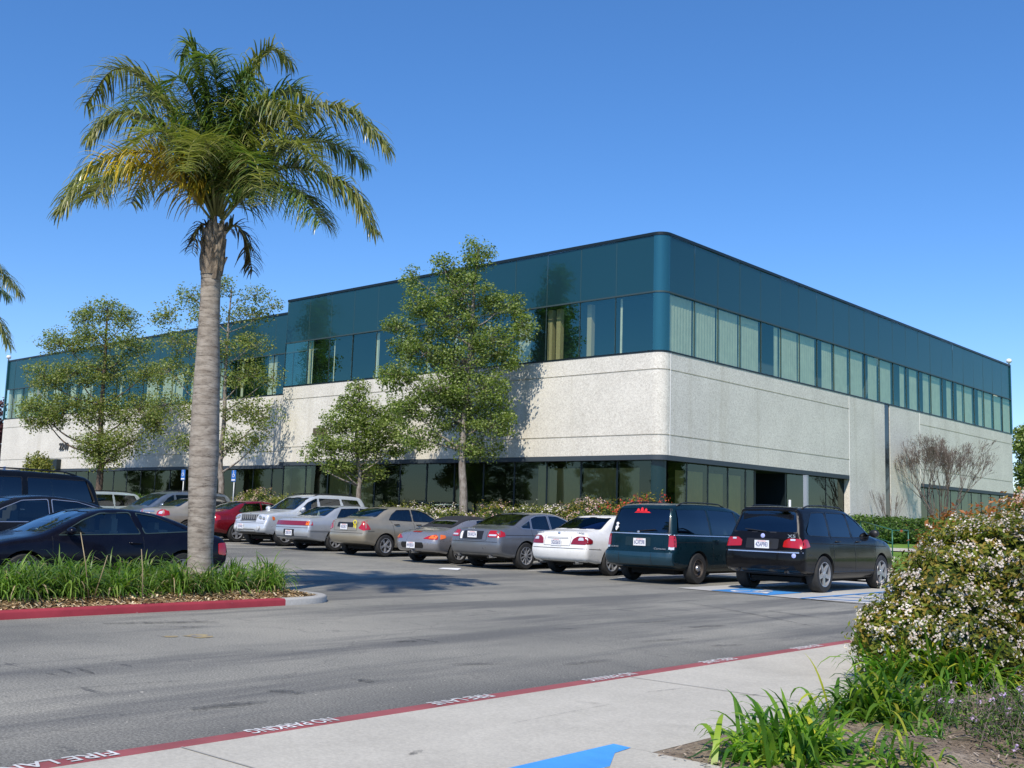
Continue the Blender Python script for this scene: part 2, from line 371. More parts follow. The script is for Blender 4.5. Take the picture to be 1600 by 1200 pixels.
# accessible parking pad with its paint
poly_sheet('parking_pad', [(-12.15, 18.75), (-8.35, 18.35), (-3.5, 18.6), (-3.5, 25.62), (-12.15, 25.62)], .012, M['pad'])
pad_z = .018
poly_sheet('blue_painted_square', [(-11.35, 18.72), (-10.02, 18.56), (-10.02, 20.0), (-11.35, 20.0)], pad_z, M['blue_paint'])
b = MB()
def ring2(b, c, r0, r1, a0, a1, z, n=18):
    vs = []
    for i in range(n+1):
        a = math.radians(a0+(a1-a0)*i/n)
        vs += [(c[0]+r0*math.cos(a), c[1]+r0*math.sin(a), z), (c[0]+r1*math.cos(a), c[1]+r1*math.sin(a), z)]
    b.add(vs, [(2*i, 2*i+1, 2*i+3, 2*i+2) for i in range(n)])
def bar2(b, p, q, w, z):
    d = Vector((q[0]-p[0], q[1]-p[1])); n = Vector((-d.y, d.x)).normalized()*w/2
    b.add([(p[0]+n.x, p[1]+n.y, z), (p[0]-n.x, p[1]-n.y, z), (q[0]-n.x, q[1]-n.y, z), (q[0]+n.x, q[1]+n.y, z)], [(0, 1, 2, 3)])
def wheelchair(b, cx, cy, s, z):
    ring2(b, (cx-.05*s, cy-.18*s), .22*s, .30*s, 110, 385, z)
    ring2(b, (cx-.05*s, cy+.52*s), .0, .085*s, 0, 360, z)
    bar2(b, (cx-.05*s, cy+.40*s), (cx-.02*s, cy-.05*s), .09*s, z+.001)
    bar2(b, (cx-.03*s, cy+.18*s), (cx+.22*s, cy+.18*s), .07*s, z+.002)
    bar2(b, (cx-.02*s, cy-.04*s), (cx+.26*s, cy-.04*s), .08*s, z+.002)
    bar2(b, (cx+.24*s, cy-.03*s), (cx+.36*s, cy-.36*s), .08*s, z+.003)
wheelchair(b, -10.68, 19.33, 1.15, pad_z+.004)
b.build('wheelchair_symbol', M['white_paint'])['kind'] = 'structure'
b = MB()
bar2(b, (-9.25, 18.42), (-9.25, 25.4), .10, pad_z+.002)
for k in range(7): bar2(b, (-9.2, 18.6+k*1.0), (-6.3, 19.9+k*1.0), .10, pad_z)
bar2(b, (-6.3, 18.5), (-6.3, 25.4), .10, pad_z+.002)
b.build('blue_hatching', M['blue_paint'])['kind'] = 'structure'
b = MB()
bar2(b, (-9.1, 18.47), (-4.0, 18.66), .13, pad_z+.006)
for x in (-12.0, -14.95, -17.75, -20.5, -22.95, -25.7, -28.4, -31.0, -33.8, -36.6):
    bar2(b, (x, 20.6), (x, 25.7), .10, lotz(x)+.012)
for y0 in (3.0, 5.6): pass
b.build('stall_lines', M['white_paint'])['kind'] = 'structure'
b = MB()
for (x, y, w, h) in ((-10.08, 6.42, .42, .10), (-10.2, 6.15, .16, .07)):
    n = 9; b.add([(x+w*.5*math.cos(2*PI*k/n)*(.7+.5*rnd.random()), y+h*3.2*math.sin(2*PI*k/n)*(.6+.5*rnd.random())*.5, .005) for k in range(n)], [tuple(range(n))])
b.build('paint_spot', M['yellow_paint'])['kind'] = 'structure'

# ---- kerbs as swept profiles
def sweep(path, prof, closed=False, mb=None, mat=None, zf=None, capends=True):
    """path: [(x,y)], prof: [(offset, z)] closed polygon, offset to the LEFT of travel"""
    mb = mb or MB(); n = len(path); P = [Vector(p) for p in path]; vs = []
    for i, p in enumerate(P):
        a = P[(i-1) % n] if (i > 0 or closed) else None
        c = P[(i+1) % n] if (i < n-1 or closed) else None
        d1 = (p-a).normalized() if a is not None else None
        d2 = (c-p).normalized() if c is not None else None
        if d1 is None: d1 = d2
        if d2 is None: d2 = d1
        n1 = Vector((-d1.y, d1.x)); n2 = Vector((-d2.y, d2.x))
        nn = (n1+n2); nn = nn/max(1e-6, nn.length); k = 1/max(.35, nn.dot(n1))
        for off, z in prof:
            q = p + nn*off*k
            vs.append((q.x, q.y, z + (zf(q.x, q.y) if zf else 0)))
    m = len(prof); fs = []
    for i in range(n if closed else n-1):
        j = (i+1) % n
        for k in range(m):
            k2 = (k+1) % m
            fs.append((i*m+k, i*m+k2, j*m+k2, j*m+k))
    if not closed and capends:
        fs.append(tuple(range(m))); fs.append(tuple((n-1)*m+k for k in range(m-1, -1, -1)))
    mb.add(vs, fs, mat); return mb
def arc(cx, cy, r, a0, a1, n=8):
    return [(cx+r*math.cos(math.radians(a0+(a1-a0)*i/n)), cy+r*math.sin(math.radians(a0+(a1-a0)*i/n))) for i in range(n+1)]
KP = [(0, -.1), (0, .125), (-.012, .143), (-.03, .15), (-.16, .15), (-.16, -.1)]
# foreground kerb, straight along the driveway, red, rounding off far right
kpath = [(-5.05, -20), (-5.05, 13.2)] + arc(-3.75, 13.2, 1.3, 180, 90, 8)[1:] + [(20, 14.5)]
o = sweep(kpath, KP).build('kerb', M['redtop'], smooth=True, angle=40); o['kind'] = 'structure'
poly_sheet('sidewalk', [(-4.89, -20), (-3.5, -20), (-3.5, 4.80), (-3.25, 4.80), (-3.25, 13.0), (-4.89, 13.0)], .149, M['walk'])
b = MB()
for y in (3.05, 6.9, 10.6): b.add([(-4.885, y-.006, .1530), (-3.26 if y > 4.8 else -3.51, y+.02, .1530), (-3.26 if y > 4.8 else -3.51, y+.032, .1530), (-4.885, y+.006, .1530)], [(0, 1, 2, 3)])
b.build('sidewalk_joints', simple('joint_grime', (.36, .345, .305), .9))['kind'] = 'structure'
poly_sheet('ramp_kerb', [(-3.5, -20), (-3.2, -20), (-3.2, 4.36), (-3.36, 4.62), (-3.38, 4.79), (-3.5, 4.80)], .153, M['bright_blue'])
b = MB()
b.add([(-3.38, 4.79, .151), (-3.36, 4.62, .151), (-3.2, 4.36, .151), (6, 4.32, .151), (6, 4.66, .151)], [(0, 1, 2, 3, 4)])
b.add([(-3.2, 4.36, .151), (-3.2, 4.36, -.1), (6, 4.32, -.1), (6, 4.32, .151)], [(0, 1, 2, 3)])
b.add([(-3.2, -20, .153), (-3.2, -20, -.1), (-3.2, 4.36, -.1), (-3.2, 4.36, .153)], [(0, 1, 2, 3)])
b.build('ramp_kerb', M['walk'])['kind'] = 'structure'
def bedz(x, y):
    e = sst((x+3.25)/.5)*sst((y-4.75)/.4)
    return .147 + .07*sst((x+3.25)/1.2)*sst((y-4.8)/.8) + e*(.03*math.sin(x*5.1+y*2.3)*math.sin(y*4.3-x) + .015*math.sin(x*13)*math.sin(y*11))
sheet('planting_bed', lin(-3.42, 8, 112), lin(4.5, 14.35, 97), bedz, M['soil'])
# kerb behind the row of cars
o = sweep([(-110, 26.0)]+[(x, 26.0) for x in lin(-70, -16, 28)]+[(-14.6, 26.0)], [(0, -.1), (0, .14), (.13, .14), (.13, -.1)][::-1], zf=lambda x, y: lotz(x)).build('kerb', M['kerb'], smooth=True, angle=40); o['kind'] = 'structure'

# tyre scuffs and a crack, worn unevenly
def m_scuff():
    m, nt, N, L = newmat('tyre_rubber_scuff'); w = coords(nt, kind='World')
    p = prin(nt, (.045, .046, .048), .85, spec=.2); t = N.new('ShaderNodeBsdfTransparent'); x = N.new('ShaderNodeMixShader')
    f = ramp(nt, noise(nt, 14, 6, .8, w), [(.40, .03), (.64, .58)]); L.new(f, x.inputs[0]); L.new(t.outputs[0], x.inputs[1]); L.new(p.outputs[0], x.inputs[2]); out(nt, x.outputs[0]); return m
M['scuff'] = m_scuff()
def stroke(mb, x0, y0, x1, y1, w, z, gz=0.0, bow=0.0, sd=1):
    a, c_ = Vector(G(x0, y0, gz)), Vector(G(x1, y1, gz)); d = (c_-a); n = Vector((-d.y, d.x, 0)).normalized(); q = random.Random(sd); vs = []
    for k in range(11):
        t = k/10; p = a.lerp(c_, t)+n*bow*math.sin(PI*t); hw = w*.5*math.sin(PI*min(1, max(.06, t*1.05)))**.5*q.uniform(.55, 1.15)
        vs += [(p.x+n.x*hw, p.y+n.y*hw, z), (p.x-n.x*hw, p.y-n.y*hw, z)]
    mb.add(vs, [(2*k, 2*k+2, 2*k+3, 2*k+1) for k in range(10)])
mb_ = MB()
for k, (x0, y0, x1, y1, w_, bw) in enumerate(((70, 1052, 90, 1056, .035, 0), (93, 1046, 118, 1055, .04, 0), (120, 1044, 148, 1054, .06, 0), (68, 1081, 330, 1062, .03, .05), (613, 1004, 655, 1002, .16, 0), (640, 998, 690, 1005, .05, .01), (1078, 981, 1135, 977, .20, 0), (1020, 962, 1052, 964, .10, 0), (862, 982, 908, 984, .07, 0),
    (548, 1062, 602, 1066, .07, .01), (1060, 940, 1290, 984, .07, .12), (420, 1080, 478, 1086, .13, .02), (560, 1064, 585, 1068, .10, 0), (1110, 1010, 1165, 1008, .12, 0), (985, 975, 1060, 970, .09, 0), (160, 975, 345, 972, .25, 0), (240, 980, 330, 981, .12, .02), (1200, 955, 1290, 968, .10, .03), (700, 1040, 790, 1038, .10, .02), (300, 1110, 420, 1098, .16, .02), (880, 1040, 960, 1032, .08, .01), (1000, 1004, 1090, 998, .10, .02))):
    stroke(mb_, x0, y0, x1, y1, w_, .0045+.0004*k, 0, bw, k)
mb_.build('tyre_marks', M['scuff'])['kind'] = 'structure'
mb_ = MB(); stroke(mb_, 898, 1097, 962, 1102, .012, .1532, .15, .01, 5); stroke(mb_, 800, 1131, 985, 1095, .010, .1534, .15, .01, 6); stroke(mb_, 640, 1180, 660, 1172, .05, .1536, .15, 0, 8); stroke(mb_, 1010, 1082, 1075, 1075, .02, .1538, .15, 0, 9); stroke(mb_, 1150, 1090, 1200, 1083, .02, .154, .15, 0, 9)
mb_.build('sidewalk_cracks', M['scuff'])['kind'] = 'structure'

# painted words on the red kerb
def text_mesh(body, size, mat, name, parent=None, extrude=0.0, align='LEFT', font_scale=(1, 1), bold=0.0):
    cu = bpy.data.curves.new(name, 'FONT'); cu.body = body; cu.size = size; cu.extrude = extrude; cu.align_x = align; cu.offset = bold
    cu.resolution_u = 3
    o = bpy.data.objects.new(name, cu); COL.objects.link(o)
    dg = bpy.context.evaluated_depsgraph_get(); me = bpy.data.meshes.new_from_object(o.evaluated_get(dg))
    bpy.data.objects.remove(o); me.name = name; me.materials.clear(); me.materials.append(mat)
    o = bpy.data.objects.new(name, me); COL.objects.link(o)
    if parent is not None: o.parent = parent
    w = max((v.co.x for v in me.vertices), default=1) - min((v.co.x for v in me.vertices), default=0)
    return o, w
def kerb_words(body, y_start, y_end):
    o, w = text_mesh(body, .155, M['white_paint'], 'kerb_lettering', bold=.002)
    for v in o.data.vertices: v.co.x *= abs(y_start-y_end)/w
    o.location = (-5.03, y_start, .1542); o.rotation_euler = (0, 0, -PI/2); o['kind'] = 'structure'
def ky(x, y): 
    return float(G(x, y, .15)[1])
kerb_words('FIRE LANE', ky(143, 1166)+.02, ky(143, 1166)-.60)
kerb_words('NO PARKING', ky(510, 1121), ky(372, 1140))
kerb_words('FIRE LANE', ky(768, 1087), ky(672, 1100))
kerb_words('NO PARKING', ky(985, 1052), ky(912, 1063))
kerb_words('FIRE LANE', ky(1140, 1028), ky(1092, 1035))
kerb_words('NO PARKING', ky(1268, 1007), ky(1230, 1013))

# ---- planted island on the left
xi0, xi1, yi = -15.25, -12.65, 10.45
ipath = [(xi1, -14), (xi1, 9.75)] + arc(xi1-.85, 9.75, .85, 0, 90, 7)[1:] + arc(xi0+.6, yi-.45, .6, 90, 180, 6) + [(xi0, -14)]
# travel is +y on the driveway side, so the island lies to the LEFT
KI = [(0, -.1), (0, .072), (.012, .09), (.03, .098), (.16, .098), (.16, -.1)][::-1]
k1 = sweep([(xi1, -14), (xi1, 9.42)], KI); o = k1.build('island_kerb', M['redpaint'], smooth=True, angle=40); o['kind'] = 'structure'
k2 = sweep([(xi1, 9.42)]+ipath[1:], KI); o = k2.build('island_kerb', M['kerb'], smooth=True, angle=40); o['kind'] = 'structure'
def mulz(x, y):
    e = min(xi1-.16-x, x-xi0-.16, yi-.1-y); return .07 + .09*sst(e/.5) + .012*math.sin(x*17)*math.sin(y*15)
ins = [(x, y) for x, y in ipath]
b = MB(); xs = lin(xi0+.14, xi1-.14, 26); ys = lin(-2, yi-.16, 120)
b.v = [(x, y, mulz(x, y)) for y in ys for x in xs]
def inside_island(x, y):
    if y <= 9.7: return True
    cx = xi1-.85
    if x > cx: return (x-cx)**2+(y-9.75)**2 < .70**2
    if x < xi0+.6: return (x-xi0-.6)**2+(y-yi+.45)**2 < .48**2 or y < yi-.45
    return y < yi
nx = len(xs)
b.f = [(j*nx+i, j*nx+i+1, (j+1)*nx+i+1, (j+1)*nx+i) for j in range(len(ys)-1) for i in range(nx-1) if inside_island((xs[i]+xs[i+1])/2, (ys[j]+ys[j+1])/2)]
b.build('island_mulch', M['mulch'], smooth=True)['kind'] = 'structure'
b = MB(); r = random.Random(3)
for i in range(9000):
    x = r.uniform(xi0+.2, xi1-.18) if r.random() < .3 else r.uniform(xi1-.95, xi1-.17); y = r.uniform(2, 10.3)
    if not inside_island(x, y): continue
    a = r.uniform(0, PI); L = r.uniform(.015, .045); w = r.uniform(.005, .014); t = r.uniform(-.5, .5)
    c, s = math.cos(a), math.sin(a); z = mulz(x, y)+r.uniform(.002, .02)
    b.add([(x-c*L+s*w, y-s*L-c*w, z-t*L), (x-c*L-s*w, y-s*L+c*w, z-t*L), (x+c*L-s*w, y+s*L+c*w, z+t*L), (x+c*L+s*w, y+s*L-c*w, z+t*L)], [(0, 1, 2, 3)])
tag(b.build('wood_chips', M['chip']), 'tan bark chips scattered over the kerbed island', 'wood chips', kind='stuff')
b = MB()
for i in range(6000):
    x = r.uniform(-3.2, 0.5); y = r.uniform(4.7, 9.5)
    a = r.uniform(0, PI); L = r.uniform(.006, .026); w = r.uniform(.002, .006); t = r.uniform(-.4, .4)
    c, s = math.cos(a), math.sin(a); z = bedz(x, y)+r.uniform(.002, .018)
    b.add([(x-c*L+s*w, y-s*L-c*w, z-t*L), (x-c*L-s*w, y-s*L+c*w, z-t*L), (x+c*L-s*w, y+s*L+c*w, z+t*L), (x+c*L+s*w, y+s*L-c*w, z+t*L)], [(0, 1, 2, 3)])
tag(b.build('leaf_litter', M['litter']), 'dry leaf litter lying on the foreground soil', 'leaf litter', kind='stuff')

# ------------------------------------------------------------------ the office building
YW, XW, YS = 30.1, -20.17, 32.0
ZT, ZM, ZW, ZG1, ZG2, ZB, ZF = 11.30, 9.20, 7.10, 6.50, 4.26, 3.58, .80
XJ, XE, YE = -41.5, -76.6, 67.3
bld = tag(empty('office_building', (XW, YW, 0)), 'long two storey office building with teal glass upper band over pebbled pale concrete', 'building')
OFF = Vector((XW, YW, 0))
def bpart(mb, name, mat=None, **k):
    mb.v = [(v[0]-OFF.x, v[1]-OFF.y, v[2]) for v in mb.v]
    return mb.build(name, mat, parent=bld, **k)
R0 = .42
corner = arc(XW-R0, YW+R0, R0, -90, 0, 8)
main_path = [(XJ, YW)] + corner + [(XW, YE)]      # travel +x then +y, outside on the RIGHT (negative offset)
set_path = [(XE, YS), (XJ-.02, YS)]
def cprof(z0, z1, g=(), out_=0.0, back=.30):
    """profile with recessed grooves at heights g"""
    p = [(back, z0), (-out_, z0)]
    for gz in g: p += [(-out_, gz-.022), (-out_+.04, gz-.022), (-out_+.04, gz+.022), (-out_, gz+.022)]
    return p + [(-out_, z1), (back, z1)]
# concrete bands
bpart(sweep([(XJ, YW)]+corner+[(XW, 44.75)], cprof(ZB, ZW, (ZG2, ZG1))), 'concrete_band', M['agg'])
bpart(sweep([(XW, 44.77), (XW, 48.6)], cprof(ZF-.4, ZW)), 'concrete_panel', M['agg'])
bpart(sweep([(XW, 49.2), (XW, 52.88)], cprof(ZF-.4, ZW)), 'concrete_panel', M['agg'])
bpart(sweep([(XW, 52.9), (XW, YE-.02)], cprof(ZB, ZW, (ZG2, ZG1))), 'concrete_band', M['agg'])
bpart(sweep(set_path, cprof(ZB, ZW, (ZG2, ZG1))), 'concrete_band', M['agg'])
jb = MB(); jb.box((XJ+.15, (YW+YS)/2+.15, (ZB+ZW)/2), (.148, (YS-YW)/2+.1, (ZW-ZB)/2-.01)); bpart(jb, 'concrete_panel', M['agg'])
# bright edge trims where panels meet
sealm = simple('white_sealant', (.8, .8, .78), .7)
for y_, z_ in ((YW+.50, ZB), (44.76, ZF), (52.89, ZB)):
    jb = MB(); jb.box((XW+.004, y_, (z_+ZW)/2), (.007, .012, (ZW-z_)/2)); bpart(jb, 'joint_sealant', sealm)
# glass: panes one by one
def pane(x0, y0, x1, y1, z0, z1, name, mat, inset=0.0):
    d = Vector((x1-x0, y1-y0)).normalized(); n = Vector((d.y, -d.x))   # outward (right of travel)
    m = MB(); g = .003 if inset < .1 else .015
    a = Vector((x0, y0))+d*g-n*inset; c = Vector((x1, y1))-d*g-n*inset
    q_ = [n*rp.uniform(-.005, .005) for _ in range(3)]; q_.append(q_[0]+q_[2]-q_[1])
    m.add([(a.x+q_[0].x, a.y+q_[0].y, z0), (c.x+q_[1].x, c.y+q_[1].y, z0), (c.x+q_[2].x, c.y+q_[2].y, z1), (a.x+q_[3].x, a.y+q_[3].y, z1)], [(0, 1, 2, 3)])
    return bpart(m, name, mat)
MOD = 1.6
mul = {'upper': 'upper', 'ground': 'ground'}; rp = random.Random(77)
def vbar(key, x, y, z0, z1, alongx, w=.006, proud=.002):
    mb = MB()
    if alongx: mb.box((x, y+.02, (z0+z1)/2), (w, .02+proud, (z1-z0)/2))
    else: mb.box((x-.02, y, (z0+z1)/2), (.02+proud, w, (z1-z0)/2))
    bpart(mb, key+'_mullion', M['mull'] if key == 'upper' else M['darkm'])
def sjoint(x, y, alongx):
    mb = MB(); z0, z1 = ZM+.03, ZT-.1
    mb.box((x, y+.03, (z0+z1)/2) if alongx else (x-.03, y, (z0+z1)/2), (.006, .004, (z1-z0)/2) if alongx else (.004, .006, (z1-z0)/2)); bpart(mb, 'spandrel_joint', M['sjoint'])
def blinds(x0, y0, x1, y1, z0, z1, rr, mat, back=.22, op=0.0, name='window_blind', dirn=None):
    """a hanging blind behind a pane, pleated; op = share left open"""
    d = Vector((x1-x0, y1-y0)); L = d.length; d.normalize(); n = Vector((d.y, -d.x))
    m = MB(); s0 = .05 + (op*L if rr < .5 else 0); s1 = L-.05-(op*L if rr >= .5 else 0)
    k = max(2, int((s1-s0)/.09)); vs = []
    for i in range(k+1):
        p = Vector((x0, y0))+d*(s0+(s1-s0)*i/k)-n*(back+.012*(i % 2))
        vs += [(p.x, p.y, z0), (p.x, p.y, z1)]
    m.add(vs, [(2*i, 2*i+2, 2*i+3, 2*i+1) for i in range(k)])
    return bpart(m, name, mat)
rb = random.Random(21)
# left (front) face, main section
xs = []; x = XW-R0
while x > XJ+.3: xs.append(x); x -= MOD
xs.append(XJ)
OPENL = {0: .88, 1: .8, 2: .8, 3: .55, 4: .85, 5: .9}
for i in range(len(xs)-1):
    x1, x0 = xs[i], xs[i+1]
    pane(x0, YW, x1, YW, ZM+.03, ZT-.10, 'spandrel_panel', M['spandrel'], .03)
    pane(x0, YW, x1, YW, ZW+.06, ZM-.03, 'upper_window', M['bglass'], .03)
    vbar(mul['upper'], x0, YW, ZW+.06, ZM, True); sjoint(x0, YW, True)
    op = OPENL.get(i, rb.choice([.85, .9, .2, .1, .8]))
    if i in (0, 3): blinds(x0, YW, x1, YW, ZW+.08, ZM-.04, .9, M['blind'], .25, op)
    elif i > 3: blinds(x0, YW, x1, YW, ZW+.08, ZM-.04, rb.random(), M['blind'], .25, op)
# structural columns glimpsed inside
for x in (xs[2]+.14, xs[3]-.12, xs[3]+.28, xs[8]-.15): cb = MB(); cb.box((x, YW+.5, (ZW+ZM)/2), (.10, .1, (ZM-ZW)/2-.05)); bpart(cb, 'interior_column', M['column'])
for i in range(len(xs)-1):
    x1, x0 = xs[i], xs[i+1]
    pane(x0, YW, x1, YW, ZF, ZB-.17, 'ground_window', M['gglass'], .28)
    vbar(mul['ground'], x0, YW+.27, ZF, ZB-.15, True, .035)
    if i in (0, 1, 2, 9, 10): blinds(x0, YW, x1, YW, ZF+.02, ZB-.42, .9, M['shade'], .36, .42 if i == 0 else .0 if i < 3 else .1, 'roller_shade')
    elif i == 3: blinds(x0, YW, x1, YW, ZF+.02, ZB-.3, .2, M['shade'], .45, .62, 'roller_shade')
    elif i in (5,): blinds(x0, YW, x1, YW, ZF+.02, ZB-.3, .7, M['blind'], .45, .7)
# set-back wing
xs2 = []; x = XJ-.35
while x > XE+.3: xs2.append(x); x -= MOD
xs2.append(XE)
for i in range(len(xs2)-1):
    x1, x0 = xs2[i], xs2[i+1]
    pane(x0, YS, x1, YS, ZM+.03, ZT-.10, 'spandrel_panel', M['spandrel'], .03)
    pane(x0, YS, x1, YS, ZW+.06, ZM-.03, 'upper_window', M['bglass'], .03)
    pane(x0, YS, x1, YS, ZF-.1, ZB-.17, 'ground_window', M['gglass'], .28)
    vbar(mul['upper'], x0, YS, ZW+.06, ZM, True); sjoint(x0, YS, True); vbar(mul['ground'], x0, YS+.27, ZF, ZB-.15, True, .035)
    if rb.random() < .6: blinds(x0, YS, x1, YS, ZW+.08, ZM-.04, rb.random(), M['blind'], .25, rb.choice([.1, .5, .8]))
# right face
ys = [YW+.15+.0]; ys = []
y = YW+R0
while y < YE-.6: ys.append(y); y += MOD
ys.append(YE)
OPR = {0: 0, 1: 0, 2: 0, 3: 0, 4: .72, 5: 0, 6: 0, 7: .35, 8: 0.05, 9: .05, 10: .3, 11: .05, 12: .6, 13: .35, 14: .45, 15: .05, 16: .5, 17: .45, 18: .05, 19: .55, 20: .05, 21: .1}
for i in range(len(ys)-1):
    y0, y1 = ys[i], ys[i+1]
    pane(XW, y0, XW, y1, ZM+.03, ZT-.10, 'spandrel_panel', M['spandrel'], .03)
    pane(XW, y0, XW, y1, ZW+.06, ZM-.03, 'upper_window', M['bglass'], .03)
    vbar(mul['upper'], XW, y1, ZW+.06, ZM, False); sjoint(XW, y1, False)
    blinds(XW, y0, XW, y1, ZW+.08, ZM-.04, rb.random()*.5 if i != 4 else .2, M['blind'], .12, OPR.get(i, .2))
yg = [30.9, 32.1, 33.5, 34.9, 36.2, 36.9]
for i in range(len(yg)-1):
    pane(XW, yg[i], XW, yg[i+1], ZF, ZB-.17, 'ground_window', M['gglass'], .28)
    vbar(mul['ground'], XW-.27, yg[i+1], ZF, ZB-.15, False, .04)
    if i < 4: blinds(XW, yg[i], XW, yg[i+1], ZF+.02, ZB-.45, .2 if i == 0 else .9, M['shade'], .36, .45 if i == 0 else .12, 'roller_shade')
for y0, y1 in ((39.5, 41.2), (41.2, 43.0), (43.0, 44.76)):
    pane(XW, y0, XW, y1, ZF, ZB-.17, 'ground_window', M['gglass'], .28); vbar(mul['ground'], XW-.27, y1, ZF, ZB-.15, False, .035)
ye = lin(52.92, YE-.05, 10)
for i in range(9):
    pane(XW, ye[i], XW, ye[i+1], ZF, ZB-.05, 'ground_window', M['gglass'], .28); vbar(mul['ground'], XW-.27, ye[i+1], ZF, ZB-.02, False, .035)
    if i > 1: blinds(XW, ye[i], XW, ye[i+1], ZF+.02, ZB-.1, rb.random(), M['blind'], .4, .12)
# entrance recess and its glazed door
for y_ in (36.96, 39.44): eb = MB(); eb.box((XW-1.2, y_, (ZF+ZB)/2-.1), (.9, .05, (ZB-ZF)/2-.08)); bpart(eb, 'entrance_jamb', M['darkm'])
dm = MB(); dm.add([(XW-1.9, 37.05, ZF), (XW-1.9, 38.2, ZF), (XW-1.9, 38.2, ZB-.4), (XW-1.9, 37.05, ZB-.4)], [(0, 1, 2, 3)]); dd = bpart(dm, 'door', M['gglass'])
dm = MB(); dm.add([(XW-1.9, 38.24, ZF), (XW-1.9, 39.38, ZF), (XW-1.9, 39.38, ZB-.4), (XW-1.9, 38.24, ZB-.4)], [(0, 1, 2, 3)]); bpart(dm, 'door', M['gglass'])
dh = MB(); dh.tube([(XW-1.84, 38.1, ZF+.8), (XW-1.84, 38.1, ZF+1.5)], .02); bpart(dh, 'door_handle', M['chrome'])
# tall glass slit, frames, trims
pane(XW, 48.60, XW, 49.20, ZF, ZW, 'slit_window', M['slit'], .03)
HB = [(0.03, 0), (-.018, 0), (-.018, .055), (.03, .055)]
for path in (main_path, set_path):
    for z, mt, nm, sc in ((ZM-.028, M['mull'], 'transom', 1), (ZW+.0, M['darkm'], 'sill_trim', 1.05), (ZT-.10, M['darkm'], 'parapet_cap', 1.9)):
        bpart(sweep(path, [(o_, z+zz*sc) for o_, zz in HB]), nm, mt)
for path in ([(XJ, YW)]+corner+[(XW, 44.75)], set_path, [(XW, 52.9), (XW, YE-.02)]):
    bpart(sweep(path, [(.32, ZB-.17), (.0, ZB-.17), (-.0, ZB-.002), (.32, ZB-.002)]), 'soffit_trim', M['soffit'])
# rounded corner panels: upper, spandrel, ground
cpath = [(corner[0][0]-.0, corner[0][1])]+corner[1:]
def curved(z0, z1, name, mat, inset=.0):
    pth = arc(XW-R0, YW+R0, R0-inset, -90, 0, 12); m = MB()
    m.v = [(x, y, z) for x, y in pth for z in (z0, z1)]
    m.f = [(2*i, 2*i+2, 2*i+3, 2*i+1) for i in range(len(pth)-1)]
    return bpart(m, name, mat, smooth=True)
curved(ZM+.03, ZT-.1, 'corner_panel', M['metal_teal'], .01); curved(ZW+.06, ZM-.03, 'corner_panel', M['metal_teal'], .01)
pth = arc(XW-R0-.1, YW+R0+.1, R0-.05, -90, 0, 10); m = MB()
m.v = [(x, y, z) for x, y in pth for z in (ZF, ZB-.17)]; m.f = [(2*i, 2*i+2, 2*i+3, 2*i+1) for i in range(len(pth)-1)]
bpart(m, 'corner_column', M['coldark'], smooth=True)
# far ends and roof, floors, dark interior core
m = MB(); m.box(((XW+XE)/2, 50, ZT-.25), ((XW-XE)/2-.45, 17.2, .06)); bpart(m, 'roof', M['roofm'])
m = MB(); m.box((XE+.2, YS+8, (ZT+0)/2), (.15, 7.8, ZT/2-.15)); m.box((XW-10, YE+.05, ZT/2), (10-.1, .04, ZT/2-.2)); bpart(m, 'end_wall', M['agg'])
for x_, y_ in ((XE-.02, YS), (XW-.03, YE+.03)): m = MB(); m.box((x_, y_, (ZW+ZT)/2), (.06, .06, (ZT-ZW)/2)); bpart(m, 'corner_trim', M['metal_teal'])
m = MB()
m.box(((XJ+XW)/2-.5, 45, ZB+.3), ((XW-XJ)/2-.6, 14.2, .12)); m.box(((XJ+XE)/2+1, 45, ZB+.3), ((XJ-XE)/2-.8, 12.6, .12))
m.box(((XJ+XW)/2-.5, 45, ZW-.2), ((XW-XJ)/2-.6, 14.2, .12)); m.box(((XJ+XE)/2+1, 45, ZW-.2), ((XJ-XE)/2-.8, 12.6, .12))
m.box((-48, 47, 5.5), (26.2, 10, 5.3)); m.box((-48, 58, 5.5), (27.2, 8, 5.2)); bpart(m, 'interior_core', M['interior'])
m = MB()
for (x, y) in ((XE-.02, YS-.02), (XW-.05, YE+.0)):
    m = MB(); m.lathe([(0, ZT+.0), (.05, ZT), (.05, ZT+.12), (.14, ZT+.15), (.17, ZT+.26), (.12, ZT+.36), (0, ZT+.39)], None, 14, Matrix.Translation((x, y, 0))); bpart(m, 'roof_dome', M['signwhite'], smooth=True)
m = MB(); m.box((-38.33, YW-.17, 4.90), (.30, .17, .15), M['lampm']); m.box((-38.33, YW-.19, 4.70), (.20, .13, .05), M['lampm']); bpart(m, 'wall_lamp')
num, w = text_mesh('2240', .62, M['numm'], 'building_number', bld, extrude=.03, bold=.012)
num.rotation_euler = (PI/2, 0, 0); num.location = (-67.75-OFF.x, YS-.05-OFF.y, 4.80)
m = MB(); m.box((-68.4, YS-.16, 3.85), (1.0, .14, .34)); bpart(m, 'entry_canopy', M['darkm'])

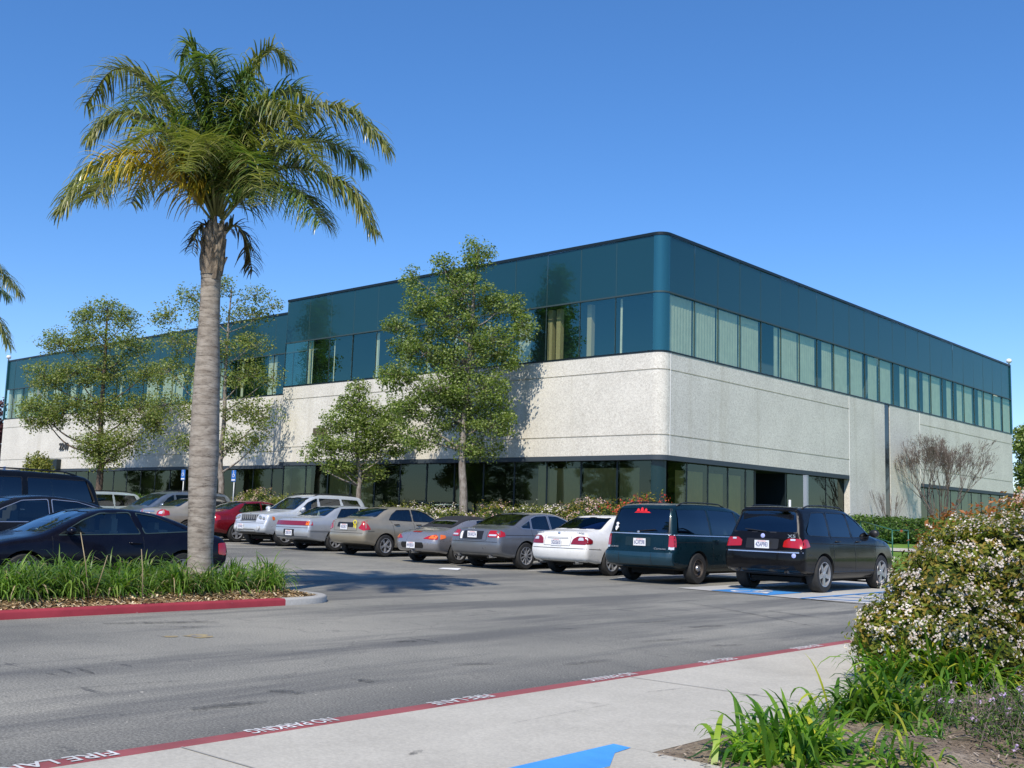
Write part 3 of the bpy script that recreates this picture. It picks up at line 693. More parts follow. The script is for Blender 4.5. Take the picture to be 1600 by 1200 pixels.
# ------------------------------------------------------------------ cars
def chaikin(p, n=2, closed=True):
    p = [tuple(q) for q in p]
    for _ in range(n):
        o = []; m = len(p)
        for i in range(m if closed else m-1):
            a, c = p[i], p[(i+1) % m]
            o += [(a[0]*.78+c[0]*.22, a[1]*.78+c[1]*.22), (a[0]*.22+c[0]*.78, a[1]*.22+c[1]*.78)]
        p = o
    return p
def rpoly(p, r=.035, n=3):
    """polygon with small rounded corners"""
    o = []; m = len(p)
    for i in range(m):
        a, b_, c = Vector(p[i-1]), Vector(p[i]), Vector(p[(i+1) % m])
        u, v = (a-b_), (c-b_); k = min(r, u.length*.4, v.length*.4)
        if u.length < 1e-6 or v.length < 1e-6: continue
        s0, s1 = b_+u.normalized()*k, b_+v.normalized()*k
        for j in range(n+1):
            t = j/n; q = s0*(1-t)**2+b_*2*t*(1-t)+s1*t*t; o.append((q.x, q.y))
    return o
def resample(p, step):
    o = []; m = len(p)
    for i in range(m):
        a, c = p[i], p[(i+1) % m]; L = math.hypot(c[0]-a[0], c[1]-a[1]); k = max(1, int(L/step+.5))
        for j in range(k): o.append((a[0]+(c[0]-a[0])*j/k, a[1]+(c[1]-a[1])*j/k))
    return o
def inpoly_np(px, pz, poly):
    P = np.array(poly); x0, z0 = P[:, 0], P[:, 1]; x1, z1 = np.roll(x0, -1), np.roll(z0, -1)
    px = np.asarray(px)[:, None]; pz = np.asarray(pz)[:, None]
    c = ((z0 > pz) != (z1 > pz)) & (px < (x1-x0)*(pz-z0)/(z1-z0+1e-12)+x0)
    return c.sum(1) % 2 == 1
def dist_np(px, pz, poly):
    P = np.array(poly); A = P; D = np.roll(P, -1, 0)-P
    q = np.stack([px, pz], 1)[:, None, :]-A[None]
    t = np.clip((q*D).sum(2)/((D*D).sum(1)+1e-12), 0, 1)
    return np.sqrt(((q-t[..., None]*D)**2).sum(2)).min(1)
def fill2d(outer, holes=(), step=.05, rings=(), edge_step=None):
    """triangulated 2-D region with interior points; returns (pts, tris, nb) with the outer loop first"""
    outer = resample(outer, edge_step or step*1.2); pts = list(outer); edges = [(i, (i+1) % len(outer)) for i in range(len(outer))]
    for h in holes:
        h = resample(h, edge_step or step*1.2); b0 = len(pts); pts += h; edges += [(b0+i, b0+(i+1) % len(h)) for i in range(len(h))]
    O = np.array(outer); lo, hi = O.min(0), O.max(0)
    gx, gz = np.meshgrid(np.arange(lo[0]+step*.37, hi[0], step), np.arange(lo[1]+step*.41, hi[1], step))
    gx, gz = gx.ravel(), gz.ravel()
    ex = []; 
    m = len(outer)
    area = sum(outer[i][0]*outer[(i+1) % m][1]-outer[(i+1) % m][0]*outer[i][1] for i in range(m)); sg = 1 if area > 0 else -1
    for d in rings:
        for i in range(m):
            a, c = outer[i-1], outer[(i+1) % m]; t = np.array([c[0]-a[0], c[1]-a[1]]); t = t/(np.linalg.norm(t)+1e-9)
            ex.append((outer[i][0]-t[1]*d*sg, outer[i][1]+t[0]*d*sg, d))
    if len(gx):
        ok = inpoly_np(gx, gz, outer)
        for h in holes: ok &= ~inpoly_np(gx, gz, h)
        gx, gz = gx[ok], gz[ok]
        dd = dist_np(gx, gz, outer)
        for h in holes: dd = np.minimum(dd, dist_np(gx, gz, h))
        lim = max([step*.45]+[r_*1.25 for r_ in rings])
        k = dd > lim; pts += list(zip(gx[k].tolist(), gz[k].tolist()))
    if ex:
        E_ = np.array(ex); ok = inpoly_np(E_[:, 0], E_[:, 1], outer) & (dist_np(E_[:, 0], E_[:, 1], outer) > E_[:, 2]*.93)
        pts += [tuple(q[:2]) for q in E_[ok].tolist()]
    res = delaunay_2d_cdt([Vector(p) for p in pts], edges, [], 0, 1e-6)
    V = [tuple(v) for v in res[0]]; T = [tuple(f) for f in res[2]]
    C = np.array([[sum(V[i][0] for i in f)/3, sum(V[i][1] for i in f)/3] for f in T])
    ok = inpoly_np(C[:, 0], C[:, 1], outer)
    for h in holes: ok &= ~inpoly_np(C[:, 0], C[:, 1], h)
    T = [f for f, k in zip(T, ok) if k]
    return V, T, outer

def interp(t, tab):
    if t <= tab[0][0]: return tab[0][1]
    for (a, va), (c, vc) in zip(tab, tab[1:]):
        if t <= c:
            return va+(vc-va)*(t-a)/(c-a)
    return tab[-1][1]

class Car:
    """solid body from a side outline and a width table; wells and window openings are cut out,
    every lens, pane, plate and seam is laid on the body's surface"""
    def __init__(s, sil, W, tab, L, bowf=.16, bowr=.12, crown=.035, belt=.95, edge=.07, taper=.05, step=.065):
        s.W, s.tab, s.L, s.belt, s.crown = W/2, tab, L, belt, crown; s.bowf, s.bowr, s.taper, s.edge = bowf, bowr, taper, edge
        sil = chaikin(sil, 2)
        V, T, ring = fill2d(sil, (), step, rings=(edge*.12, edge*.42, edge), edge_step=.075)
        P = np.array(V); dd = dist_np(P[:, 0], P[:, 1], ring)
        ys = []
        for (x, z), d in zip(V, dd):
            w = s.half(x, z); r = edge
            dd_ = min(d, r); ys.append(w-r+math.sqrt(max(0, r*r-(r-dd_)**2)))
        vs = []; fs = []; n = len(V)
        for sg in (1, -1):
            for (x, z), y in zip(V, ys): vs.append(s.deform(x, sg*y, z))
        for f in T:
            a, b_, c = f
            # orient
            ar = (V[b_][0]-V[a][0])*(V[c][1]-V[a][1])-(V[c][0]-V[a][0])*(V[b_][1]-V[a][1])
            f = (a, b_, c) if ar > 0 else (a, c, b_)
            fs.append((f[0], f[2], f[1])); fs.append((f[0]+n, f[1]+n, f[2]+n))
        # centre strip follows the outline
        m = len(ring); NS = 8; key = {(round(v[0], 5), round(v[1], 5)): i for i, v in enumerate(V)}
        ri = [key.get((round(p[0], 5), round(p[1], 5)), int(np.argmin((P[:, 0]-p[0])**2+(P[:, 1]-p[1])**2))) for p in ring]
        rows = []
        for k in range(NS+1):
            if k == 0: rows.append([i for i in ri]); continue
            if k == NS: rows.append([i+n for i in ri]); continue
            row = []
            for p, i in zip(ring, ri):
                y = ys[i]*(1-2*k/NS); row.append(len(vs)); vs.append(s.deform(p[0], y, p[1]))
            rows.append(row)
        for k in range(NS):
            for j in range(m):
                j2 = (j+1) % m; fs.append((rows[k][j], rows[k][j2], rows[k+1][j2], rows[k+1][j]))
        me = bpy.data.meshes.new('solid'); me.from_pydata(vs, [], fs)
        bm = bmesh.new(); bm.from_mesh(me); bmesh.ops.recalc_face_normals(bm, faces=bm.faces)
        s.bvh = BVHTree.FromBMesh(bm); bm.to_mesh(me); bm.free(); s.me = me
    def half(s, x, z):
        h = s.L/2; u = abs(x)/h
        return s.W*interp(z, s.tab)*(1-s.taper*sst((u-.45)/.55))
    def deform(s, x, y, z):
        h = s.L/2; u = abs(x)/h; w = abs(y)/s.W; b_ = s.bowf if x > 0 else s.bowr
        x2 = x-math.copysign(1, x)*b_*(w**2.6)*(.25*u+.75*sst((u-.3)/.7))
        z2 = z-s.crown*(w*w)*sst((z-s.belt*.75)/.4)
        return (x2, y, z2)
    def finish(s, paint, root, wheels, wr, panes, ends, well=M['under']):
        body = bpy.data.objects.new('body', s.me); COL.objects.link(body); body.parent = root
        s.me.materials.append(paint); s.me.materials.append(well); s.me.materials.append(M['interior_car'])
        z0 = min(v.co.z for v in s.me.vertices)
        for f in s.me.polygons:
            if f.normal.z < -.8 and f.center.z < z0+.12: f.material_index = 1
        def cutter(mb, mat):
            src = body.data; lim = s.L/2+.03; top = max(v.co.z for v in src.vertices)+.02; n0 = len(src.polygons)
            for att in range(7):
                k = .0017*att; o = mb.build('cut', mat); bm = bmesh.new(); bm.from_mesh(o.data)
                bmesh.ops.recalc_face_normals(bm, faces=bm.faces)
                for v in bm.verts: v.co += Vector((k*1.3, k*.7, -k))
                bm.to_mesh(o.data); bm.free()
                md = body.modifiers.new('b', 'BOOLEAN'); md.operation = 'DIFFERENCE'; md.object = o; md.solver = 'EXACT'; md.material_mode = 'TRANSFER'; md.use_self = att > 3
                dg = bpy.context.evaluated_depsgraph_get(); dg.update()
                me = bpy.data.meshes.new_from_object(body.evaluated_get(dg)); body.modifiers.clear(); bpy.data.objects.remove(o)
                xs_ = [v.co.x for v in me.vertices]; ys_ = [v.co.y for v in me.vertices]
                ok = len(me.polygons) > n0*.5 and min(xs_) > -lim and max(xs_) < lim and max(map(abs, ys_)) < s.W+.06 and min(xs_) < -s.L/2*.88 and max(xs_) > s.L/2*.88 and max(v.co.z for v in me.vertices) < top
                if ok: body.data = me; return
                bpy.data.meshes.remove(me)
            print('CUT FAILED', s.L, s.W)
        for (x, zc) in wheels:
            for sg in (1, -1):
                mb = MB(); n = 26; R = wr+.055
                y0, y1 = sg*(s.W-.33), sg*(s.W+.2)
                vs = [(x+R*math.cos(2*PI*k/n), y0, zc+R*math.sin(2*PI*k/n)) for k in range(n)]+[(x+R*math.cos(2*PI*k/n), y1, zc+R*math.sin(2*PI*k/n)) for k in range(n)]
                mb.add(vs, [tuple(range(n)), tuple(range(2*n-1, n-1, -1))]+[(k, (k+1) % n, n+(k+1) % n, n+k) for k in range(n)]); cutter(mb, well)
        for poly in panes:
            poly = rpoly(poly); mb = MB(); n = len(poly)
            vs = [(x, -1.3, z) for x, z in poly]+[(x, 1.3, z) for x, z in poly]
            mb.add(vs, [tuple(range(n)), tuple(range(2*n-1, n-1, -1))]+[(k, (k+1) % n, n+(k+1) % n, n+k) for k in range(n)]); cutter(mb, M['interior_car'])
        for poly, x0, x1 in ends:
            poly = rpoly(poly); mb = MB(); n = len(poly)
            vs = [(x0, y, z) for y, z in poly]+[(x1, y, z) for y, z in poly]
            mb.add(vs, [tuple(range(n)), tuple(range(2*n-1, n-1, -1))]+[(k, (k+1) % n, n+(k+1) % n, n+k) for k in range(n)]); cutter(mb, M['interior_car'])
        me = body.data; me.name = 'body'
        me.polygons.foreach_set('use_smooth', [True]*len(me.polygons)); me.set_sharp_from_angle(angle=math.radians(32))
        s.body = body; s.root = root; return body
    def cast(s, side, a, b_):
        if side in ('left', 'right'):
            sg = 1 if side == 'left' else -1; o, d = Vector((a, sg*3, b_)), Vector((0, -sg, 0))
        elif side in ('rear', 'front'):
            sg = -1 if side == 'rear' else 1; o, d = Vector((sg*5, a, b_)), Vector((-sg, 0, 0))
        else: o, d = Vector((a, b_, 4)), Vector((0, 0, -1))
        loc, nor, i, _ = s.bvh.ray_cast(o, d)
        if loc is None:
            loc, nor, i, _ = s.bvh.find_nearest(o+d*(3 if side in ('left', 'right') else 4.5))
        return loc, nor
    def patch(s, name, side, polys, mat, off=.006, sk=.0, step=.06, rnd_=1, holes=(), parent=None, both=False, flat=False):
        """polys: list of 2-D outlines ((x,z) for sides, (y,z) for ends, (x,y) for top) laid on the body"""
        todo = [(side, p) for p in polys]
        if both:
            if side in ('left', 'right'): todo += [('right' if side == 'left' else 'left', p) for p in polys]
            else: todo += [(side, [(-a, c) for a, c in p][::-1]) for p in polys]
        for sd_, p in todo:
            mb = MB()
            if sd_ in ('left', 'right'): p = [(s.deform(a, s.half(a, c), c)[0] if abs(a) > s.L*.40 else a, c) for a, c in p]
            elif sd_ in ('front', 'rear'):
                xr = s.L*.46*(-1 if sd_ == 'rear' else 1); p = [(max(-s.half(xr, c)*.965, min(s.half(xr, c)*.965, a)), c) for a, c in p]
            if rnd_: p = rpoly(p, .035 if rnd_ > 1 else .025)
            V, T, ring = fill2d(p, [rpoly(h) if rnd_ else h for h in holes], step)
            sgn = {'left': (0, 1, 0), 'right': (0, -1, 0), 'rear': (-1, 0, 0), 'front': (1, 0, 0), 'top': (0, 0, 1)}[sd_]; sv = Vector(sgn)
            vs = []; ns = []
            for a, c in V:
                loc, nor = s.cast(sd_, a, c)
                if nor.dot(sv) < 0: nor = -nor
                vs.append(loc+(nor*.5+sv*.5)*off); ns.append(sv)
            if flat:
                k = max(v.dot(sv) for v in vs); vs = [v+sv*(k-v.dot(sv)) for v in vs]
            fs = []
            for f in T:
                a, b_, c = (vs[i] for i in f)
                fs.append(f if (b_-a).cross(c-a).dot(sv) > 0 else (f[0], f[2], f[1]))
            n0 = len(vs)
            if sk:
                cnt = {}
                for f in fs:
                    for i in range(3): e = (f[i], f[(i+1) % 3]); cnt[e] = 1
                be = [e for e in cnt if (e[1], e[0]) not in cnt]; mp = {}
                for e in be:
                    for i in e:
                        if i not in mp: mp[i] = len(vs); vs.append(vs[i]-ns[i]*sk)
                for a, c in be: fs.append((a, mp[a], mp[c], c))
            mb.add(vs, fs); ob_ = mb.build(name, mat, parent=parent or s.root, smooth=True, angle=40)
        return ob_
    def seam(s, side, pts, w=.012, mat=None, off=.0025, name='seam', both=True, parent=None):
        for sd_ in ([side] if not both else (['left', 'right'] if side in ('left', 'right') else [side])):
            mb = MB(); sv = Vector({'left': (0, 1, 0), 'right': (0, -1, 0), 'rear': (-1, 0, 0), 'front': (1, 0, 0), 'top': (0, 0, 1)}[sd_])
            for (a0, c0), (a1, c1) in zip(pts, pts[1:]):
                L = math.hypot(a1-a0, c1-c0); n = max(1, int(L/.07)); px, pz = -(c1-c0)/L*w/2, (a1-a0)/L*w/2; row = []
                for k in range(n+1):
                    a, c = a0+(a1-a0)*k/n, c0+(c1-c0)*k/n
                    for e in (1, -1):
                        loc, nor = s.cast(sd_, a+px*e, c+pz*e)
                        if nor.dot(sv) < 0: nor = -nor
                        row.append(loc+(nor*.6+sv*.4)*off)
                mb.add(row, [(2*k, 2*k+1, 2*k+3, 2*k+2) for k in range(n)])
            ob_ = mb.build(name, mat or M['black'], parent=parent or s.root)
        return ob_

def wheel_mesh(r, w, style, seed=0):
    """outer face towards +Y; returns (hub, tyre, rim) mesh builders"""
    T = MB(); X = Matrix.Rotation(-PI/2, 4, 'X')
    rr = r*.68 if style != 'steel' else r*.60
    T.lathe([(rr, -w/2+.01), (rr+.01, -w/2), (r*.93, -w/2+.003), (r*.985, -w/2+.028), (r, -w/2+.055), (r, w/2-.055), (r*.985, w/2-.028), (r*.93, w/2-.003), (rr+.012, w/2), (rr, w/2-.01)], None, 30, X)
    Rm = MB(); m = M['steel'] if style == 'steel' else M['alloy']
    Rm.lathe([(rr, w/2-.012), (rr-.004, w/2+.001), (rr-.018, w/2-.004), (rr-.026, w/2-.05), (rr-.026, -w/2)], m, 30, X)
    def spoke(a, w0, w1, y, rin, rout):
        c, s_ = math.cos(a), math.sin(a); vs = []
        for rad, hw, yy in ((rin, w0, y), (rout, w1, y+.012)):
            for e in (1, -1):
                for dy in (0, -.03): vs.append((rad*c-e*hw*s_, yy+dy, rad*s_+e*hw*c))
        Rm.add(vs, [(0, 2, 6, 4), (0, 4, 5, 1), (2, 3, 7, 6), (1, 5, 7, 3)], m)
    y = w/2-.02
    if style == 'star5':
        for k in range(5): spoke(2*PI*k/5+seed, .045, .032, y, .04, rr-.015)
    elif style == 'twin5':
        for k in range(5):
            for e in (-.13, .13): spoke(2*PI*k/5+seed+e, .016, .014, y, .05, rr-.015)
    elif style == 'multi':
        for k in range(10):
            spoke(2*PI*k/10+seed, .012, .014, y, .04, rr-.015)
    elif style == 'seven':
        for k in range(7): spoke(2*PI*k/7+seed, .024, .02, y, .04, rr-.015)
    elif style == 'steel':
        Rm.lathe([(rr-.03, w/2-.05), (rr*.75, w/2-.035), (rr*.6, w/2-.06), (rr*.42, w/2-.05), (rr*.35, w/2-.02), (0, w/2-.02)], m, 24, X)
        Rm.lathe([(rr*.34, w/2-.02), (rr*.30, w/2+.0), (0, w/2+.004)], M['chrome'], 16, X)
    if style != 'steel': Rm.lathe([(.062, y-.02), (.06, y+.006), (.03, y+.014), (0, y+.014)], m, 16, X)
    H = MB(); H.lathe([(rr-.03, -.0), (0, -.0)], M['under'], 20, X); H.lathe([(rr*.72, .02), (rr*.72, .035), (0, .035)], M['steel'], 20, X)
    return H, T, Rm
WCACHE = {}
def add_wheels(root, axles, W, r, w, style):
    key = (r, w, style)
    if key not in WCACHE:
        H, T, Rm = wheel_mesh(r, w, style); ms = []
        for mb, nm, mat in ((H, 'wheel', M['under']), (T, 'tyre', M['tyre']), (Rm, 'rim', None)):
            o = mb.build(nm, mat, smooth=True, angle=35); ms.append(o.data); bpy.data.objects.remove(o)
        WCACHE[key] = ms
    ms = WCACHE[key]; k = 0
    for x, zc in axles:
        for sg in (1, -1):
            k += 1; hub = bpy.data.objects.new('wheel', ms[0]); COL.objects.link(hub); hub.parent = root
            hub.location = (x, sg*(W/2-w/2-.015), r); hub.rotation_euler = (0, .7*k, 0 if sg > 0 else PI)
            for me, nm in ((ms[1], 'tyre'), (ms[2], 'rim')):
                o = bpy.data.objects.new(nm, me); COL.objects.link(o); o.parent = hub
def seats(root, mat, xs=(.35, -.75), zb=.95, ht=1.22, W=1.5, belt=.9):
    for i, x in enumerate(xs):
        if i == 0:
            for y in (-.36, .36):
                mb = MB(); mb.box((x, y, (belt+zb)/2-.05), (.07, .23, .18)); mb.box((x-.03, y, ht-.13), (.05, .19, .12)); mb.tube([(x-.04, y-.06, ht-.06), (x-.04, y-.06, ht+.02)], .01, n=5)
                mb.box((x-.05, y, ht+.02), (.045, .12, .075), taper=.8); mb.build('front_seat', mat, parent=root)
        else:
            mb = MB(); mb.box((x, 0, belt+.06), (.08, W*.40, .16)); 
            for y in (-.34, .34): mb.box((x-.02, y, belt+.24), (.04, .12, .09), taper=.85)
            mb.build('rear_seat', mat, parent=root)
def mirror_parts(car, x, z, mat, y=None, sz=(.07, .10, .065)):
    for sd_, sg in (('left', 1), ('right', -1)):
        loc, _ = car.cast(sd_, x, z); mb = MB()
        yy = abs(loc.y)+.02
        mb.tube([(x, sg*(yy-.05), z), (x, sg*(yy+.05), z+.02)], .025, n=6)
        mb.lathe([(0, -1), (.55, -.85), (.9, -.4), (1, 0), (.95, .5), (.8, .8), (0, .88)], None, 12,
                 Matrix.Translation((x, sg*(yy+sz[1]), z+.04)) @ Matrix.Diagonal((sz[0], sz[1], sz[2], 1)).to_4x4() @ Matrix.Rotation(-PI/2, 4, 'Y'))
        mb.build('side_mirror', mat, parent=car.root, smooth=True, angle=60)
def mirrored(p): return [(-a, c) for a, c in p][::-1]
def plate(car, side, y, z, txt, w=.32, h=.16, mat=None, frame=None):
    sx = {'rear': -1, 'front': 1}[side]; 
    xs_ = [abs(car.cast(side, y+dy, z+dz)[0].x) for dy in (-w/2, 0, w/2) for dz in (-h/2, 0, h/2)]
    X = sx*(max(xs_)+.012)
    root = car.root
    if frame:
        f = MB(); f.box((X-sx*.006, y, z), (.006, w/2+.018, h/2+.018)); f.build('plate_frame', frame, parent=root)
    m = MB(); m.box((X, y, z), (.005, w/2, h/2)); o = m.build('licence_plate', M['plate'], parent=root)
    if txt:
        t, tw = text_mesh(txt, h*.78, M['plateink'], 'plate_lettering', o, align='CENTER', bold=.002)
        t.location = (X+sx*.0065, y, z-h*.28); t.rotation_euler = (PI/2, 0, PI/2 if sx > 0 else -PI/2)
        for v in t.data.vertices: v.co.x *= (w*.84)/max(.01, tw)
        t2, tw2 = text_mesh('CALIFORNIA', h*.2, M['redv'], 'plate_lettering', o, align='CENTER')
        t2.location = (X+sx*.0065, y, z+h*.32); t2.rotation_euler = t.rotation_euler
    return o
def badge(car, side, txt, y, z, size, mat=None, name='badge', w=None):
    sx = -1 if side == 'rear' else 1; loc, nor = car.cast(side, y, z)
    t, tw = text_mesh(txt, size, mat or M['badge'], name, car.root, align='CENTER', extrude=.003, bold=.001)
    if w:
        for v in t.data.vertices: v.co.x *= w/max(.01, tw)
    t.location = (loc.x+sx*.014, y, z); t.rotation_euler = (PI/2, 0, PI/2 if sx > 0 else -PI/2)
def disc(car, side, y, z, r, mat, name, off=.014, n=18, parent=None):
    sx = -1 if side == 'rear' else 1; loc, _ = car.cast(side, y, z); X = loc.x+sx*off; mb = MB()
    mb.lathe([(r, -.01), (r, 0), (r*.8, .004), (0, .005)], None, n, Matrix.Translation((X, y, z)) @ Matrix.Rotation(sx*PI/2, 4, 'Y'))
    return mb.build(name, mat, parent=parent or car.root, smooth=True, angle=40)
def pipe(car, y, z, r=.035, x=None):
    x = x if x is not None else car.cast('rear', y, max(z, .4))[0].x
    mb = MB(); mb.tube([(x+.25, y, z), (x-.04, y, z)], r, M['chrome'], 12, cap=False); mb.tube([(x+.2, y, z), (x-.036, y, z)], r*.8, M['under'], 12)
    mb.build('exhaust_pipe', parent=car.root, smooth=True, angle=50)
def rails(car, x0, x1, y, z0f, mat):
    for sg in (1, -1):
        mb = MB(); pts = []
        for k in range(9):
            x = x0+(x1-x0)*k/8; loc, _ = car.cast('top', x, sg*y); pts.append((x, sg*y, loc.z+(.045 if 0 < k < 8 else .0)))
        mb.tube(pts, .016, n=6); mb.build('roof_rail', mat, parent=car.root, smooth=True)
def glass_set(car, panes, glass, names='side_window', off=-.004, grow=.012, trim=None):
    for i, p in enumerate(panes):
        cx = sum(q[0] for q in p)/len(p); cz = sum(q[1] for q in p)/len(p)
        g = [(cx+(a-cx)*(1+grow*2/ max(.2, abs(a-cx)+.2)), cz+(c-cz)*(1+grow*2/max(.15, abs(c-cz)+.1))) for a, c in p]
        for sd_ in ('left', 'right'):
            car.patch(names, sd_, [g], glass[i] if isinstance(glass, (list, tuple)) else glass, off=off, rnd_=2, step=.12)
            if trim:
                t = [(cx+(a-cx)*(1+.016/max(.1, abs(a-cx))), cz+(c-cz)*(1+.014/max(.06, abs(c-cz)))) for a, c in p]
                car.patch('window_trim', sd_, [t], trim, off=.004, rnd_=2, step=.4, holes=[p])
def end_glass(car, side, poly, glass, off=-.004, trim=True):
    name = 'windscreen' if side == 'front' else 'rear_window'
    cx = 0; cz = sum(q[1] for q in poly)/len(poly)
    g = [(a*1.025, cz+(c-cz)*1.07) for a, c in poly]
    car.patch(name, side, [g], glass, off=off, rnd_=2, step=.12)
    if trim: 
        t = [(a*1.04, cz+(c-cz)*1.10) for a, c in poly]
        car.patch('window_trim', side, [t], M['black'], off=.003, rnd_=2, step=.4, holes=[poly])
def antenna(car, x, y, h=.12):
    loc, _ = car.cast('top', x, y); mb = MB(); mb.tube([(x, y, loc.z-.01), (x-.03, y, loc.z+h)], [.012, .004], n=5); mb.build('antenna', M['black'], parent=car.root)
def handles(car, xs, z, mat):
    for x in xs:
        for sd_, sg in (('left', 1), ('right', -1)):
            loc, _ = car.cast(sd_, x, z); mb = MB()
            mb.tube([(x-.10, loc.y-sg*.01, z), (x-.07, loc.y+sg*.03, z), (x+.07, loc.y+sg*.03, z+.005), (x+.10, loc.y-sg*.01, z+.003)], .014, n=6)
            mb.build('door_handle', mat, parent=car.root, smooth=True)
def place(root, x, y, heading, ref_x=0.0):
    """heading: +1 nose to the building (+Y), -1 nose to the camera side; ref_x = local x that sits at y"""
    h = PI/2 if heading > 0 else -PI/2
    root.rotation_euler = (0, 0, h); root.location = (x, y-ref_x*heading, lotz(x)+.003)
    return root
def carthing(name, label, cat, group):
    return tag(empty(name), label, cat, group)
ROWG = 'cars parked in the row before the office building'; LEFTG = 'cars parked behind the palm island'

TSED = [(.15, .90), (.30, .955), (.50, .99), (.62, 1.0), (.80, .975), (.93, .93), (.97, .895), (1.20, .78), (1.45, .66)]
def sedan_panes(b0, b1, zt, xs):
    """front door, rear door (and quarter) panes; xs = A foot, A top, B, C top, C foot"""
    aF, aT, bP, cT, cF = xs
    return [[(aF, b0), (aT, zt-.03), (bP+.045, zt), (bP+.03, b0+.0)], [(bP-.03, b0), (bP-.02, zt), (cT, zt-.03), (cF, b1+.03), (cF+.06, b1)]]

#<CARS>
def endpoly(z0, w0, z1, w1): return [(-w0, z0), (w0, z0), (w0*.55+w1*.45, z0*.5+z1*.5), (w1, z1), (0, z1+.012), (-w1, z1), (-(w0*.55+w1*.45), z0*.5+z1*.5)]
def build_car(label, cat, group, sil, W, L, tab, paint, wheels, wr, ww, style, panes, rearw, frontw, glass, belt,
              trim=None, seatm=None, seatx=(.35, -.75), seat_h=None, bowf=.16, bowr=.12, crown=.035, edge=.07, taper=.05, glass_rear=None, name='parked_car', glass_front=None):
    root = carthing(name, label, cat, group)
    car = Car(sil, W, tab, L, bowf, bowr, crown, belt, edge, taper)
    ends = []
    if rearw: ends.append((endpoly(*rearw), -3.2, seatx[1]-.0 if rearw else 0))
    if frontw: ends.append((endpoly(*frontw), -.4, 3.2))
    car.finish(paint, root, wheels, wr, panes, ends)
    glass_set(car, panes, glass, trim=trim)
    if rearw: end_glass(car, 'rear', endpoly(*rearw), glass_rear or (glass[-1] if isinstance(glass, list) else glass))
    if frontw: end_glass(car, 'front', endpoly(*frontw), glass_front or M['glass_car'])
    add_wheels(root, wheels, W, wr, ww, style)
    H = max(p[1] for p in sil)
    seats(root, seatm or M['seatg'], seatx, belt, seat_h or H-.28, W, belt-.12)
    mb = MB(); xf, xr = wheels[0][0], wheels[1][0]
    for x in (xf, xr): mb.tube([(x, -W/2+.2, wr*.9), (x, W/2-.2, wr*.9)], .05, n=6)
    mb.box((0, 0, .24), (L*.36, W*.3, .05)); mb.build('underbody', M['under'], parent=root)
    return car, root

# ---- black sport utility vehicle on the accessible pad
c, r1 = build_car('glossy black sport utility vehicle on the blue marked pad, nearest the white flowering shrub', 'suv', ROWG,
    [(-2.02, .36), (-2.28, .42), (-2.335, .58), (-2.32, .80), (-2.26, .98), (-2.23, 1.10), (-2.10, 1.36), (-1.99, 1.58), (-2.03, 1.655), (-1.96, 1.685), (-1.5, 1.715), (-.7, 1.73), (.0, 1.71), (.34, 1.64), (.72, 1.42), (1.06, 1.20), (1.22, 1.165), (1.75, 1.10), (2.10, 1.01), (2.26, .84), (2.335, .60), (2.25, .36), (2.0, .27), (1.0, .25), (-1.2, .25)],
    1.87, 4.67, [(.25, .90), (.42, .985), (.65, 1.0), (.9, .985), (1.08, .955), (1.13, .91), (1.4, .83), (1.7, .70)], m_carpaint('black_car_paint', (.006, .006, .007), .2, .22),
    [(1.45, .37), (-1.36, .37)], .372, .255, 'star5',
    [[(.95, 1.14), (.50, 1.45), (.20, 1.59), (.09, 1.60), (.09, 1.12)], [(.02, 1.12), (.02, 1.605), (-.85, 1.61), (-.93, 1.13)], [(-1.0, 1.13), (-.93, 1.61), (-1.50, 1.59), (-1.93, 1.24), (-1.88, 1.15)]],
    (1.20, .70, 1.60, .59), (1.21, .70, 1.60, .58), M['glass_dark'], 1.12, trim=M['black'], edge=.075)
lens = [(.46, .90), (.88, .88), (.90, 1.0), (.80, 1.07), (.56, 1.075), (.47, 1.02)]
c.patch('tail_light', 'rear', [lens], M['redlens'], .010, .02); c.patch('tail_light', 'rear', [mirrored(lens)], M['redlens'], .010, .02)
for lp in ([(.60, 1.03), (.70, 1.03), (.70, 1.065), (.60, 1.065)],): c.patch('reversing_lens', 'rear', [lp, mirrored(lp)], M['clear'], .018, .0)
c.patch('tail_light', 'left', [[(-2.31, .88), (-2.02, .92), (-2.08, 1.06), (-2.29, 1.06)]], M['redlens'], .008, .01, both=True)
c.patch('plate_recess', 'rear', [[(-.36, .86), (.36, .86), (.36, 1.06), (-.36, 1.06)]], M['black'], .004)
plate(c, 'rear', -.02, .945, '4ZAP983', frame=None)
disc(c, 'rear', 0, 1.115, .045, M['bluev'], 'badge_roundel'); badge(c, 'rear', 'X5', -.62, 1.09, .09, w=.17); disc(c, 'rear', -.70, .74, .045, M['bluev'], 'round_sticker')
c.seam('rear', [(-.86, .80), (.86, .80)], .022, M['badge'], name='bumper_strip', both=False); c.seam('rear', [(-.84, .83), (.84, .83)], .012, both=False, name='tailgate_gap')
c.seam('left', [(-2.0, .76), (-1.85, .76)], .02, M['black']); c.seam('left', [(1.75, .93), (-1.9, .99)], .014, M['under'], name='side_crease')
for x in (.07, -.95): c.seam('left', [(x, 1.13), (x+.01, .36)], .014, name='door_gap')
c.seam('left', [(1.12, 1.05), (1.1, .40), (-.85, .38)], .012, name='door_gap'); c.patch('sill_cladding', 'left', [[(1.03, .27), (-.95, .27), (-.95, .38), (1.03, .38)]], M['black'], .008, .01, both=True)
c.patch('rear_skirt', 'rear', [[(-.80, .38), (.80, .38), (.78, .46), (-.78, .46)]], simple('dark_grey_valance', (.05, .05, .055), .5), .008)
handles(c, (-.02+.28, -.72), 1.03, M['black']); mirror_parts(c, 1.0, 1.17, M['black'], sz=(.08, .11, .085)); rails(c, .25, -1.75, .60, 1.7, M['black'])
